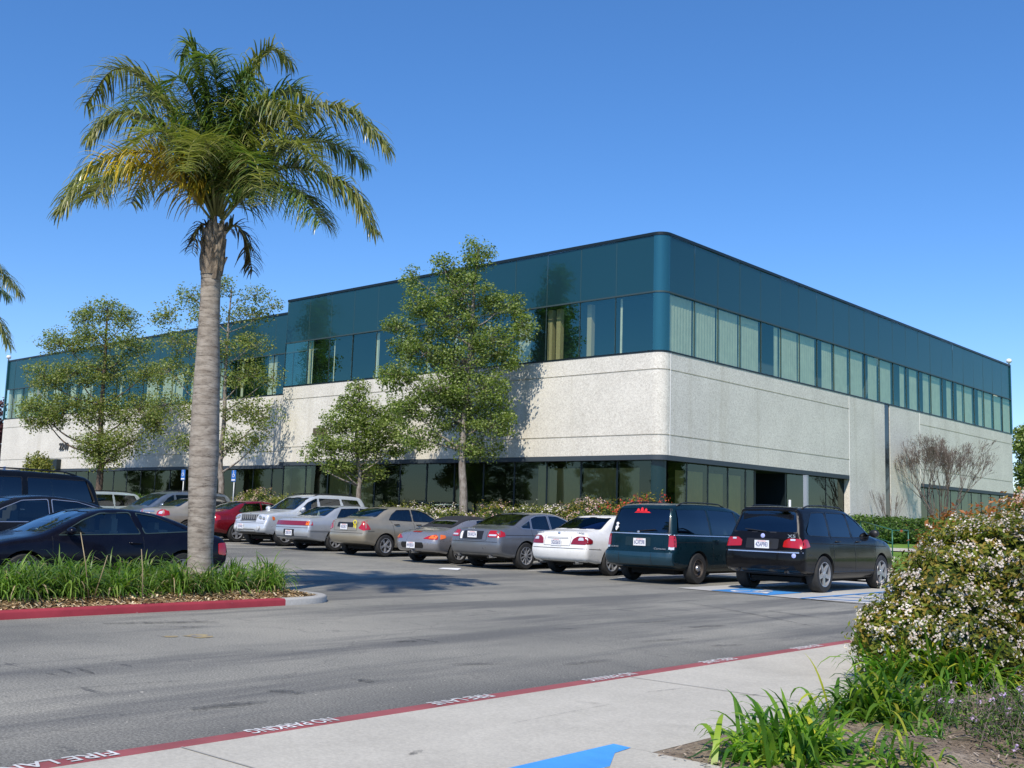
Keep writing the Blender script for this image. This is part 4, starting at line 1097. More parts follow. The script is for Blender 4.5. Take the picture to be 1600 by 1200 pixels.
pipe(c, .52, .42); pipe(c, -.52, .42); m = MB(); loc, _ = c.cast('rear', 0, 1.22); m.tube([(loc.x-.02, -.05, 1.20), (loc.x-.015, .42, 1.245)], .012, n=5); m.build('rear_wiper', M['black'], parent=r1)
c.patch('spoiler', 'top', [[(-2.02, -.56), (-1.84, -.58), (-1.84, .58), (-2.02, .56)]], c.body.data.materials[0], .022, .03); antenna(c, -1.6, 0, .06)
place(r1, -10.72, 20.55, 1, -1.36)

# ---- dark teal minivan
TEAL = m_carpaint('dark_teal_paint', (.004, .022, .033), .3, .3)
c, r2 = build_car('dark teal minivan with red rear window sticker, between white sedan and black SUV', 'minivan', ROWG,
    [(-2.15, .33), (-2.42, .38), (-2.50, .52), (-2.48, .68), (-2.40, .74), (-2.37, 1.05), (-2.30, 1.30), (-2.20, 1.58), (-2.08, 1.70), (-1.6, 1.745), (-.6, 1.755), (.25, 1.72), (.72, 1.60), (1.15, 1.32), (1.55, 1.07), (2.05, .95), (2.32, .80), (2.45, .58), (2.42, .36), (2.2, .26), (1.0, .22), (-1.3, .22)],
    1.90, 4.98, [(.22, .90), (.42, .985), (.7, 1.0), (.98, .985), (1.05, .955), (1.4, .88), (1.7, .765)], TEAL, [(1.62, .33), (-1.40, .33)], .34, .21, 'steel',
    [[(1.10, 1.10), (.62, 1.50), (.50, 1.58), (.48, 1.08)], [(.38, 1.08), (.36, 1.60), (-.78, 1.62), (-.78, 1.07)], [(-.86, 1.07), (-.86, 1.62), (-2.02, 1.60), (-2.14, 1.10)]],
    (1.10, .74, 1.60, .665), (1.14, .72, 1.58, .60), M['glass_dark'], 1.05, edge=.10, trim=None, crown=.03)
lens = [(.76, .80), (.91, .79), (.90, 1.04), (.76, 1.04)]
for mm_ in (lens, mirrored(lens)): c.patch('tail_light', 'rear', [mm_], M['redlens'], .012, .03, rnd_=0)
cl = [(.77, .745), (.90, .74), (.91, .80), (.77, .80)]; c.patch('reversing_lens', 'rear', [cl, mirrored(cl)], M['clear'], .014, .01, rnd_=0)
c.patch('tail_light', 'left', [[(-2.40, .80), (-2.33, .80), (-2.31, 1.03), (-2.37, 1.03)]], M['redlens'], .008, .01, both=True, rnd_=0)
c.seam('rear', [(-.86, 1.065), (.86, 1.065)], .020, M['badge'], .010, name='chrome_strip', both=False); c.seam('left', [(-2.3, 1.055), (1.2, 1.02)], .018, M['badge'], .008, name='chrome_strip')
c.patch('plate_recess', 'rear', [[(-.33, .80), (.33, .80), (.33, .99), (-.33, .99)]], simple('teal_recess', (.004, .02, .028), .5), .004)
plate(c, 'rear', -.06, .885, '6CXP298'); badge(c, 'rear', 'Caravan', -.58, .74, .055, w=.30); badge(c, 'rear', 'DODGE', .62, .755, .045, w=.20); disc(c, 'rear', 0, 1.10, .03, M['badge'], 'badge_emblem')
c.patch('rear_bumper', 'rear', [[(-.90, .42), (.90, .42), (.90, .67), (-.90, .67)]], m_carpaint('teal_bumper_paint', (.008, .040, .062), .2, .4), .028, .04, rnd_=0)
for y in (-.42, .42): c.seam('rear', [(y, .44), (y, .65)], .012, M['black'], .032, both=False)
st = MB(); loc, _ = c.cast('rear', 0, 1.57)
for k in range(3):
    y = .12-.10*k; hh = .07+.02*(k == 1)
    st.add([(0, y+.05, 0), (0, y-.05, 0), (0, y-.03, hh), (0, y, hh*1.25), (0, y+.03, hh)], [(0, 1, 2, 3, 4)])
st.add([(0, .22, -.012), (0, -.22, -.012), (0, -.16, .02), (0, .16, .02)], [(0, 1, 2, 3)])
o = st.build('red_sticker', M['redv'], parent=r2); o.location = (loc.x-.02, 0, 1.53); o.rotation_euler = (0, .22, 0)
st = MB(); n_ = 10
for (cy_, cz_, ra, rb_) in ((.0, .0, .05, .06), (.0, .10, .035, .035)):
    st.add([(0, cy_+ra*math.cos(2*PI*k/n_)*(1+.2*(k % 2)), cz_+rb_*math.sin(2*PI*k/n_)) for k in range(n_)], [tuple(range(n_))])
loc, _ = c.cast('rear', .62, 1.22); o = st.build('white_sticker', M['whitev'], parent=r2); o.location = (loc.x-.012, .62, 1.17); o.rotation_euler = (0, .15, 0)
m = MB(); loc, _ = c.cast('rear', 0, 1.16); m.tube([(loc.x-.02, .05, 1.12), (loc.x-.025, -.45, 1.16)], .012, n=5); m.build('rear_wiper', M['black'], parent=r2)
for x in (.42, -.82): c.seam('left', [(x, 1.04), (x+.02, .32)], .014, name='door_gap')
c.seam('left', [(1.25, 1.0), (1.2, .35), (-.8, .33)], .012, name='door_gap'); c.seam('left', [(-.85, .90), (-2.25, .90)], .012, name='door_gap')
handles(c, (.6, -.70), .95, TEAL); mirror_parts(c, 1.12, 1.10, M['black'], sz=(.07, .11, .08)); rails(c, .1, -1.9, .66, 1.7, M['black'])
place(r2, -13.6, 20.4, 1, -1.40)

# ---- white luxury sedan
WHITE = m_carpaint('white_car_paint', (.80, .80, .78), 0, .3)
c, r3 = build_car('white four door sedan with dark tinted rear window, beside the teal minivan', 'sedan', ROWG,
    [(-2.25, .30), (-2.44, .36), (-2.50, .55), (-2.47, .72), (-2.40, .93), (-2.32, 1.035), (-2.05, 1.06), (-1.72, 1.09), (-1.30, 1.29), (-.98, 1.415), (-.55, 1.455), (-.1, 1.46), (.35, 1.42), (.75, 1.25), (1.18, 1.03), (1.8, .95), (2.2, .84), (2.44, .66), (2.48, .42), (2.35, .26), (1.1, .20), (-1.3, .20)],
    1.83, 4.99, TSED, WHITE, [(1.52, .33), (-1.42, .33)], .335, .22, 'seven',
    sedan_panes(.99, 1.03, 1.36, (.95, .42, -.28, -.98, -1.30)), (1.11, .66, 1.375, .53), (1.06, .68, 1.37, .54), [M['glass_dark'], M['glass_dark']], .96, trim=M['chrome'], crown=.04, glass_rear=m_glass('tinted_rear_glass', (.04, .05, .09), .10, (.45, .55, .9)))
lens = [(.42, .735), (.82, .735), (.86, .80), (.74, .93), (.56, .925), (.46, .86)]
for mm_ in (lens, mirrored(lens)): c.patch('tail_light', 'rear', [mm_], M['darkred'], .010, .02)
st_ = [(.60, .83), (.76, .83), (.72, .90), (.62, .90)]; c.patch('reversing_lens', 'rear', [st_, mirrored(st_)], M['clear'], .016)
c.patch('tail_light', 'left', [[(-2.46, .74), (-2.26, .76), (-2.22, .84), (-2.40, .93)]], M['darkred'], .008, .01, both=True)
c.seam('rear', [(-.32, .885), (.32, .885)], .04, simple('garnish_satin', (.50, .50, .49), .5), .014, name='trunk_garnish', both=False); plate(c, 'rear', 0, .775, '5GUS610')
c.seam('rear', [(-.88, .64), (.88, .64)], .014, M['under'], both=False, name='bumper_gap'); c.seam('left', [(-2.45, .64), (-1.85, .62)], .012)
c.seam('rear', [(-.40, 1.0), (-.40, .70), (.40, .70), (.40, 1.0)], .009, M['under'], both=False, name='trunk_gap'); badge(c, 'rear', 'LS430', -.62, .985, .05, w=.20); badge(c, 'rear', 'LEXUS', .62, .985, .045, w=.22)
disc(c, 'rear', 0, .985, .04, M['badge'], 'badge_emblem')
c.patch('rear_skirt', 'rear', [[(-.84, .27), (.84, .27), (.84, .36), (-.84, .36)]], M['black'], .006)
for x in (-.30, .98): c.seam('left', [(x, .97), (x+.01, .30)], .011, name='door_gap')
handles(c, (-.05, -.98), .87, WHITE); mirror_parts(c, .90, 1.03, WHITE); pipe(c, .55, .30); pipe(c, -.55, .30); antenna(c, -.75, 0, .06)
place(r3, -16.45, 21.15, 1, -1.42)

# ---- dark silver executive sedan
GREY = m_carpaint('dark_silver_paint', (.185, .192, .205), .5, .32)
c, r4 = build_car('dark silver executive sedan with rounded roof, beside the white sedan', 'sedan', ROWG,
    [(-2.22, .30), (-2.40, .38), (-2.46, .56), (-2.43, .78), (-2.38, .93), (-2.30, 1.02), (-2.0, 1.05), (-1.72, 1.085), (-1.25, 1.30), (-.80, 1.425), (-.35, 1.46), (.15, 1.45), (.6, 1.33), (1.10, 1.05), (1.75, .93), (2.15, .82), (2.40, .64), (2.45, .42), (2.3, .25), (1.1, .20), (-1.3, .20)],
    1.86, 4.92, TSED, GREY, [(1.50, .335), (-1.34, .335)], .34, .24, 'multi',
    [[(.98, .985), (.50, 1.26), (.18, 1.36), (-.20, 1.375), (-.20, 1.0)], [(-.28, 1.0), (-.28, 1.375), (-.72, 1.35), (-.95, 1.28), (-1.0, 1.02)], [(-1.06, 1.03), (-1.02, 1.24), (-1.42, 1.08), (-1.38, 1.04)]],
    (1.11, .66, 1.385, .53), (1.06, .68, 1.38, .54), M['glass_car'], .96, trim=M['chrome'], crown=.05, edge=.09)
lens = [(.50, .80), (.87, .80), (.88, .93), (.84, .965), (.52, .965)]
for mm_ in (lens, mirrored(lens)): c.patch('tail_light', 'rear', [mm_], M['redlens'], .010, .02)
cl = [(.54, .83), (.76, .83), (.76, .87), (.54, .87)]; c.patch('reversing_lens', 'rear', [cl, mirrored(cl)], M['clear'], .016)
c.patch('tail_light', 'left', [[(-2.42, .80), (-2.20, .83), (-2.18, .93), (-2.38, .96)]], M['redlens'], .008, .01, both=True)
c.patch('plate_recess', 'rear', [[(-.34, .74), (.34, .74), (.34, .95), (-.34, .95)]], M['black'], .004); plate(c, 'rear', 0, .86, '5KHR274')
badge(c, 'rear', 'AUDI', .12, .985, .055, w=.24); c.patch('white_sticker', 'rear', [[(.36, .74), (.43, .74), (.45, .86), (.42, .93), (.36, .93)]], M['whitev'], .012)
c.seam('rear', [(-.86, .68), (.86, .68)], .012, M['under'], both=False, name='bumper_gap'); c.seam('rear', [(-.47, 1.0), (-.47, .72), (.47, .72), (.47, 1.0)], .009, M['under'], both=False, name='trunk_gap')
c.patch('rear_skirt', 'rear', [[(-.80, .29), (.80, .29), (.80, .40), (-.80, .40)]], M['black'], .006)
for x in (-.24, 1.0): c.seam('left', [(x, .97), (x+.01, .30)], .011, name='door_gap')
c.seam('left', [(-1.06, .99), (-1.1, .72)], .011, name='door_gap'); c.seam('left', [(1.7, .84), (-2.2, .86)], .012, M['under'], name='side_crease')
handles(c, (.0, -.88), .87, GREY); mirror_parts(c, .90, 1.02, GREY); pipe(c, .55, .31); pipe(c, -.55, .31); antenna(c, -.9, 0, .05)
place(r4, -19.12, 21.05, 1, -1.34)

# ---- silver roadster with a black soft top
SILV = m_carpaint('silver_grey_paint', (.30, .295, .31), .5, .3)
c, r5 = build_car('low silver roadster with black soft top, beside the beige sedan', 'sports car', ROWG,
    [(-1.95, .28), (-2.10, .36), (-2.16, .52), (-2.11, .68), (-2.0, .80), (-1.75, .885), (-1.45, .915), (-1.05, 1.03), (-.72, 1.20), (-.35, 1.275), (.0, 1.275), (.30, 1.20), (.80, .93), (1.3, .83), (1.75, .72), (2.05, .55), (2.15, .40), (2.05, .25), (1.1, .18), (-1.1, .18)],
    1.78, 4.32, [(.15, .90), (.32, .96), (.50, 1.0), (.66, .99), (.80, .94), (.88, .86), (1.05, .76), (1.25, .62)], SILV, [(1.26, .315), (-1.16, .32)], .32, .24, 'twin5',
    [[(.66, .92), (.28, 1.13), (.05, 1.18), (-.25, 1.16), (-.35, .93)]], (.97, .50, 1.12, .42), (.95, .62, 1.18, .50), M['glass_car'], .90, crown=.05, edge=.10, bowr=.24, bowf=.22, taper=.09, seatx=(-.15, -.45), glass_rear=M['glass_car'])
c.patch('soft_top', 'top', [[(-1.25, -.60), (.22, -.55), (.22, .55), (-1.25, .60)]], simple('black_canvas_top', (.016, .016, .018), .85), .012, .02, holes=[[(-.78, -.44), (-1.05, -.48), (-1.05, .48), (-.78, .44)]])
lens = [(.40, .655), (.60, .64), (.80, .63), (.82, .71), (.70, .77), (.52, .72)]
for mm_ in (lens, mirrored(lens)): c.patch('tail_light', 'rear', [mm_], M['redlens'], .010, .02)
lo = [(.56, .66), (.76, .66), (.76, .735), (.62, .75)]; c.patch('turn_lens', 'rear', [lo, mirrored(lo)], M['orange'], .018)
c.patch('tail_light', 'left', [[(-2.02, .64), (-1.80, .68), (-1.78, .75), (-1.95, .77)]], M['orange'], .008, .01, both=True)
c.patch('plate_recess', 'rear', [[(-.40, .40), (.40, .40), (.44, .47), (.40, .555), (-.40, .555), (-.44, .47)]], M['black'], .005); plate(c, 'rear', 0, .475, '4WJB501')
c.seam('rear', [(-.16, .83), (.16, .83)], .03, M['redlens'], .008, name='brake_light', both=False); pipe(c, 0, .30, .045)
c.seam('left', [(.75, .86), (.78, .28)], .011, name='door_gap'); c.seam('left', [(-.42, .88), (-.36, .28)], .011, name='door_gap')
m = MB(); m.add([(-1.15, -.30, 0), (-1.15, .30, 0), (-1.55, .28, 0), (-1.55, -.28, 0)], [(0, 1, 2, 3)]); 
c.seam('top', [(-1.3, .34), (-1.8, .30), (-1.8, -.30), (-1.3, -.34)], .012, M['under'], both=False, name='lid_gap'); mirror_parts(c, .60, .93, SILV, sz=(.05, .08, .05))
place(r5, -21.30, 20.85, 1, -1.16)

# ---- beige compact sedan
GOLD = m_carpaint('beige_gold_paint', (.36, .315, .235), .4, .34)
c, r6 = build_car('beige compact sedan with a yellow ribbon sticker on its boot lid', 'sedan', ROWG,
    [(-1.98, .34), (-2.14, .40), (-2.20, .55), (-2.17, .70), (-2.13, .92), (-2.08, 1.05), (-1.9, 1.09), (-1.62, 1.115), (-1.22, 1.31), (-.85, 1.42), (-.35, 1.445), (.1, 1.43), (.55, 1.31), (1.02, 1.06), (1.5, .97), (1.85, .86), (2.12, .68), (2.18, .45), (2.05, .27), (1.1, .22), (-1.2, .22)],
    1.70, 4.38, [(.2, .90), (.32, .95), (.52, .985), (.66, 1.0), (.85, .98), (.97, .94), (1.01, .90), (1.22, .80), (1.45, .67)], GOLD, [(1.28, .31), (-1.28, .31)], .315, .20, 'twin5',
    [[(.92, 1.01), (.45, 1.26), (.16, 1.345), (-.14, 1.355), (-.14, 1.03)], [(-.21, 1.03), (-.21, 1.355), (-.72, 1.335), (-.98, 1.20), (-1.12, 1.055)]],
    (1.135, .60, 1.37, .485), (1.08, .63, 1.365, .50), M['glass_car'], .98, trim=M['black'], crown=.045, edge=.085)
lens = [(.56, .80), (.80, .72), (.81, .84), (.76, 1.02), (.68, 1.00), (.62, .88)]
for mm_ in (lens, mirrored(lens)): c.patch('tail_light', 'rear', [mm_], M['redlens'], .010, .02)
c.patch('tail_light', 'left', [[(-2.16, .74), (-1.95, .77), (-2.02, .88), (-2.10, 1.0), (-2.14, .98)]], M['redlens'], .008, .01, both=True)
c.patch('plate_recess', 'rear', [[(-.36, .82), (.36, .82), (.34, .96), (-.34, .96)]], M['black'], .004); plate(c, 'rear', .02, .83, '4XKE817', w=.31)
rb_ = MB(); loc, _ = c.cast('rear', -.42, .90)
rb_.lathe([(.05, -.004), (.075, -.004), (.075, .004), (.05, .004), (.05, -.004)], None, 18, Matrix.Translation((0, 0, .06)) @ Matrix.Rotation(PI/2, 4, 'Y'))
rb_.box((0, .035, -.05), (.004, .016, .06)); rb_.box((0, -.035, -.05), (.004, .016, .06)); o = rb_.build('yellow_ribbon_sticker', M['yellowv'], parent=r6); o.location = (loc.x-.02, -.42, .90)
c.seam('rear', [(-.80, .66), (.80, .66)], .012, M['under'], both=False, name='bumper_gap'); c.seam('left', [(-1.72, .72), (-2.1, .70)], .012)
for x in (-.18, .97): c.seam('left', [(x, 1.0), (x+.02, .30)], .011, name='door_gap')
c.seam('left', [(-1.05, 1.03), (-1.0, .80), (-.95, .60)], .011, name='door_gap'); c.seam('left', [(.85, .58), (-.85, .58)], .035, simple('side_moulding', (.10, .09, .075), .6), .010, name='side_moulding')
c.seam('rear', [(-.52, 1.05), (-.50, .72), (.50, .72), (.52, 1.05)], .009, M['under'], both=False, name='trunk_gap')
handles(c, (.02, -.86), .92, M['black']); mirror_parts(c, .86, 1.03, M['black']); antenna(c, .2, 0, .12)
place(r6, -24.35, 20.95, 1, -1.28)

# ---- older silver sedan, full width tail lamp
SIL2 = m_carpaint('pale_silver_paint', (.46, .48, .50), .4, .33)
c, r7 = build_car('older pale silver sedan with one full width red tail lamp', 'sedan', ROWG,
    [(-2.30, .33), (-2.46, .38), (-2.52, .52), (-2.50, .66), (-2.44, .86), (-2.38, .98), (-2.1, 1.01), (-1.75, 1.04), (-1.30, 1.27), (-.98, 1.37), (-.5, 1.40), (.1, 1.39), (.5, 1.30), (.95, 1.02), (1.6, .94), (2.1, .86), (2.40, .70), (2.46, .45), (2.3, .26), (1.1, .20), (-1.3, .20)],
    1.80, 4.98, TSED, SIL2, [(1.48, .32), (-1.38, .32)], .32, .20, 'seven',
    sedan_panes(.96, .99, 1.31, (.78, .30, -.32, -1.02, -1.28)), (1.07, .64, 1.33, .54), (1.04, .66, 1.32, .54), M['glass_car'], .94, trim=M['black'], edge=.06, crown=.035)
c.patch('tail_light', 'rear', [[(-.84, .76), (.84, .76), (.84, .89), (-.84, .89)]], M['darkred'], .012, .02, rnd_=0)
for sgn in (1, -1): c.patch('turn_lens', 'rear', [[(sgn*.83, .77), (sgn*.70, .77), (sgn*.70, .88), (sgn*.83, .88)]], M['orange'] if sgn < 0 else M['redlens'], .016, rnd_=0)
c.patch('tail_light', 'left', [[(-2.47, .77), (-2.34, .77), (-2.34, .88), (-2.44, .88)]], M['redlens'], .008, .01, both=True, rnd_=0)
c.patch('plate_recess', 'rear', [[(-.26, .44), (.26, .44), (.26, .64), (-.26, .64)]], M['black'], .004); plate(c, 'rear', -.02, .53, '2RBK395')
c.seam('rear', [(-.86, .69), (.86, .69)], .012, M['under'], both=False, name='bumper_gap'); c.seam('rear', [(-.86, .42), (.86, .42)], .03, simple('bumper_strip_grey', (.16, .17, .18), .6), .008, both=False, name='bumper_strip')
c.seam('left', [(-2.4, .60), (2.2, .58)], .03, simple('rub_strip_grey', (.20, .21, .22), .6), .008, name='side_moulding'); disc(c, 'rear', .05, .945, .025, M['badge'], 'badge_emblem')
for x in (-.30, .85): c.seam('left', [(x, .95), (x+.01, .30)], .011, name='door_gap')
handles(c, (-.08, -.92), .84, SIL2); mirror_parts(c, .75, 1.0, SIL2); m = MB(); m.lathe([(0, 1.32), (.02, 1.28), (.05, 1.2), (.055, 1.1), (.05, 1.06)], None, 8, Matrix.Translation((-1.35, .05, -.10))); m.build('plush_toy', M['whitev'], parent=r7, smooth=True)
place(r7, -27.0, 21.2, 1, -1.38)

# ---- silver off road wagon, nose out
JS = m_carpaint('bright_silver_paint', (.60, .63, .65), .3, .32)
c, r8 = build_car('silver off-road wagon parked nose out, with round headlights and slotted grille', 'suv', ROWG,
    [(-2.05, .42), (-2.28, .46), (-2.36, .62), (-2.34, .90), (-2.28, 1.12), (-2.14, 1.42), (-2.02, 1.62), (-1.85, 1.70), (-.8, 1.725), (-.1, 1.71), (.28, 1.62), (.68, 1.36), (1.02, 1.155), (1.6, 1.10), (2.0, 1.05), (2.17, 1.0), (2.24, .80), (2.30, .66), (2.33, .52), (2.25, .40), (1.95, .33), (1.0, .30), (-1.2, .30)],
    1.86, 4.74, [(.28, .90), (.5, .985), (.75, 1.0), (1.0, .985), (1.08, .955), (1.12, .91), (1.4, .84), (1.7, .73)], JS, [(1.40, .37), (-1.38, .37)], .37, .245, 'star5',
    [[(.84, 1.14), (.45, 1.42), (.12, 1.56), (.06, 1.56), (.06, 1.14)], [(-.05, 1.14), (-.05, 1.57), (-.90, 1.57), (-1.0, 1.15)], [(-1.12, 1.15), (-1.02, 1.57), (-1.72, 1.55), (-1.98, 1.20)]],
    (1.18, .68, 1.56, .60), (1.20, .68, 1.58, .58), [M['glass_car'], M['glass_dark'], M['glass_dark']], 1.10, trim=M['black'], edge=.065, bowf=.12)
c.patch('grille', 'front', [[(-.40, .80), (.40, .80), (.43, .98), (-.43, .98)]], M['black'], .006, rnd_=0)
g = MB()
for k in range(8):
    y = -.40+.80*k/7; loc, _ = c.cast('front', y, .89); g.box((loc.x+.012, y, .89), (.014, .022, .095))
loc, _ = c.cast('front', 0, .99); g.box((loc.x-.01, 0, .992), (.035, .44, .014)); loc, _ = c.cast('front', 0, .79); g.box((loc.x+.0, 0, .79), (.02, .42, .014)); g.build('grille_bars', M['alloy'], parent=r8)
hp = [(.46, .79), (.80, .77), (.86, .84), (.83, .96), (.62, 1.0), (.47, .97)]
for mm_ in (hp, mirrored(hp)):
    h_ = c.patch('headlight', 'front', [mm_], M['clear'], .010, .02)
for sg in (1, -1):
    disc(c, 'front', sg*.58, .885, .085, M['chrome'], 'lamp_bowl', .02); disc(c, 'front', sg*.75, .87, .06, M['chrome'], 'lamp_bowl', .03); disc(c, 'front', sg*.63, .575, .07, M['clear'], 'fog_light', .03)
tp = [(.83, .82), (.90, .82), (.90, .95), (.85, .95)]; c.patch('turn_lens', 'left', [[(2.02, .82), (1.92, .83), (1.94, .93), (2.04, .95)]], M['orange'], .010, .0, both=True)
c.patch('lower_grille', 'front', [[(-.45, .42), (.45, .42), (.45, .52), (-.45, .52)]], M['black'], .008); c.seam('front', [(-.85, .72), (.85, .72)], .012, both=False)
c.patch('lower_bumper', 'front', [[(-.82, .36), (.82, .36), (.84, .42), (-.84, .42)]], simple('grey_bumper_plastic', (.10, .10, .11), .6), .01)
plate(c, 'front', -.30, .60, '5SJV462'); badge(c, 'front', 'Jeep', 0, 1.0, .05)
for x in (.0, -1.02): c.seam('left', [(x, 1.10), (x+.02, .42)], .012, name='door_gap')
handles(c, (-.85+1.05, -.85), 1.0, JS); mirror_parts(c, .80, 1.16, JS, sz=(.07, .11, .085)); rails(c, .1, -1.75, .60, 1.7, M['black']); c.seam('left', [(1.1, .62), (-1.0, .62)], .05, simple('silver_cladding', (.34, .36, .38), .5), .010, name='side_moulding')
wp = MB(); loc, _ = c.cast('front', -.2, 1.2)
for y in (.1, -.45): wp.tube([(loc.x+.02, y, 1.19), (loc.x-.05, y+.42, 1.24)], .008, n=4)
wp.build('wipers', M['black'], parent=r8)
place(r8, -29.85, 21.4, -1, 1.40)

# ---- maroon red sedan
RED = m_carpaint('maroon_red_paint', (.24, .008, .016), .35, .25)
c, r9 = build_car('maroon red rounded sedan, beside the nose-out silver wagon', 'sedan', ROWG,
    [(-2.16, .32), (-2.32, .40), (-2.38, .56), (-2.35, .74), (-2.28, .93), (-2.15, 1.03), (-1.85, 1.06), (-1.62, 1.09), (-1.15, 1.30), (-.72, 1.41), (-.2, 1.435), (.25, 1.40), (.65, 1.26), (1.08, 1.02), (1.6, .92), (2.0, .82), (2.28, .64), (2.34, .42), (2.2, .26), (1.1, .20), (-1.3, .20)],
    1.78, 4.70, TSED, RED, [(1.42, .315), (-1.30, .315)], .32, .20, 'star5',
    sedan_panes(.98, 1.02, 1.345, (.90, .38, -.25, -.88, -1.20)), (1.11, .62, 1.36, .51), (1.05, .66, 1.355, .52), M['glass_car'], .95, trim=M['black'], crown=.055, edge=.11, bowr=.2)
lens = [(.42, .72), (.84, .70), (.84, .90), (.72, .93), (.44, .90)]
for mm_ in (lens, mirrored(lens)): c.patch('tail_light', 'rear', [mm_], M['redlens'], .010, .02)
disc(c, 'rear', -.50, .82, .045, M['clear'], 'reversing_lens', .02); disc(c, 'rear', .50, .82, .045, M['clear'], 'reversing_lens', .02); disc(c, 'rear', -.72, .82, .035, M['orange'], 'turn_lens', .03)
c.patch('tail_light', 'left', [[(-2.33, .71), (-2.12, .74), (-2.10, .88), (-2.26, .92)]], M['redlens'], .008, .01, both=True)
c.patch('plate_recess', 'rear', [[(-.32, .70), (.32, .70), (.32, .88), (-.32, .88)]], M['black'], .004); plate(c, 'rear', 0, .79, '4HDN152')
for x in (-.22, .98): c.seam('left', [(x, .96), (x+.01, .30)], .011, name='door_gap')
c.seam('rear', [(-.84, .60), (.84, .60)], .012, M['under'], both=False, name='bumper_gap'); handles(c, (-.02, -.82), .86, RED); mirror_parts(c, .85, 1.0, RED)
place(r9, -32.55, 21.4, 1, -1.30)

# ---- pale gold sedan behind the palm
CG = m_carpaint('pale_gold_paint', (.42, .375, .30), .4, .34)
c, r10 = build_car('pale gold sedan partly hidden behind the palm trunk', 'sedan', ROWG,
    [(-2.20, .32), (-2.36, .40), (-2.42, .56), (-2.40, .76), (-2.36, .98), (-2.28, 1.08), (-1.95, 1.11), (-1.68, 1.13), (-1.22, 1.36), (-.85, 1.46), (-.3, 1.495), (.2, 1.475), (.62, 1.33), (1.08, 1.07), (1.6, .97), (2.05, .86), (2.34, .66), (2.40, .44), (2.2, .26), (1.1, .20), (-1.3, .20)],
    1.79, 4.80, [(.2, .90), (.32, .95), (.52, .985), (.66, 1.0), (.85, .98), (.98, .94), (1.02, .90), (1.22, .80), (1.5, .67)], CG, [(1.42, .325), (-1.30, .325)], .33, .21, 'seven',
    sedan_panes(1.02, 1.06, 1.40, (.92, .40, -.25, -.90, -1.22)), (1.16, .62, 1.42, .50), (1.10, .66, 1.41, .52), M['glass_car'], .99, trim=M['black'], crown=.05, edge=.09)
lens = [(.48, .78), (.80, .76), (.86, .90), (.84, 1.02), (.66, 1.04), (.52, .95)]
for mm_ in (lens, mirrored(lens)): c.patch('tail_light', 'rear', [mm_], M['redlens'], .010, .02)
cl = [(.60, .88), (.78, .87), (.76, .96), (.64, .97)]; c.patch('reversing_lens', 'rear', [cl, mirrored(cl)], M['clear'], .016)
c.patch('tail_light', 'left', [[(-2.38, .80), (-2.12, .84), (-2.12, .98), (-2.34, 1.03)]], M['redlens'], .008, .01, both=True)
plate(c, 'rear', .02, .84, '4TRM760'); c.seam('rear', [(-.35, .96), (.35, .96)], .04, M['chrome'], .012, name='trunk_garnish', both=False); c.seam('rear', [(-.84, .68), (.84, .68)], .012, M['under'], both=False, name='bumper_gap')
for x in (-.22, .98): c.seam('left', [(x, 1.0), (x+.01, .30)], .011, name='door_gap')
handles(c, (-.02, -.84), .90, CG); mirror_parts(c, .86, 1.06, CG)
place(r10, -35.35, 21.2, 1, -1.30)

# ---- blue grey family van, nose out
BG = m_carpaint('blue_grey_paint', (.20, .235, .27), .65, .32)
c, r11 = build_car('blue grey family van parked nose out, beyond the pale gold sedan', 'minivan', ROWG,
    [(-2.25, .34), (-2.46, .40), (-2.54, .56), (-2.50, .95), (-2.42, 1.15), (-2.28, 1.50), (-2.12, 1.68), (-1.6, 1.74), (-.5, 1.755), (.25, 1.72), (.68, 1.60), (1.15, 1.32), (1.52, 1.10), (2.0, .97), (2.32, .82), (2.50, .62), (2.52, .42), (2.35, .27), (1.1, .22), (-1.3, .22)],
    1.92, 5.06, [(.22, .90), (.42, .985), (.7, 1.0), (.98, .98), (1.06, .945), (1.4, .87), (1.7, .75)], BG, [(1.55, .33), (-1.42, .33)], .34, .22, 'seven',
    [[(1.02, 1.12), (.62, 1.45), (.42, 1.57), (.36, 1.57), (.36, 1.10)], [(.26, 1.10), (.26, 1.58), (-.80, 1.60), (-.84, 1.10)], [(-.94, 1.10), (-.90, 1.60), (-1.9, 1.58), (-2.18, 1.16)]],
    (1.14, .70, 1.58, .62), (1.17, .73, 1.60, .60), [M['glass_car'], M['glass_dark'], M['glass_dark']], 1.06, trim=M['black'], edge=.09)
hp = [(.52, .72), (.84, .74), (.86, .84), (.62, .86)]
for mm_ in (hp, mirrored(hp)): c.patch('headlight', 'front', [mm_], M['clear'], .010, .02)
c.patch('grille', 'front', [[(-.42, .70), (.42, .70), (.46, .82), (-.46, .82)]], M['black'], .006); plate(c, 'front', 0, .50, '5BVF038')
handles(c, (.15, -.75), .98, BG); mirror_parts(c, .98, 1.14, BG, sz=(.08, .12, .09)); rails(c, .1, -1.9, .62, 1.7, M['black'])
for x in (.30, -.88): c.seam('left', [(x, 1.07), (x+.02, .32)], .014, name='door_gap')
place(r11, -38.15, 21.1, -1, 1.55)
# a second van much further along shows only its pale roof
v2 = copy_tree(r11); v2['label'] = 'distant pale van far along the row, only its roof in sight above the hedge'; v2['category'] = 'minivan'
place(v2, -47.2, 22.2, -1, 1.55)
for ch in list(v2.children):
    if ch.name.startswith('body'):
        ch.data = ch.data.copy(); ch.data.materials[0] = m_carpaint('mint_silver_paint', (.48, .55, .54), .4, .35)

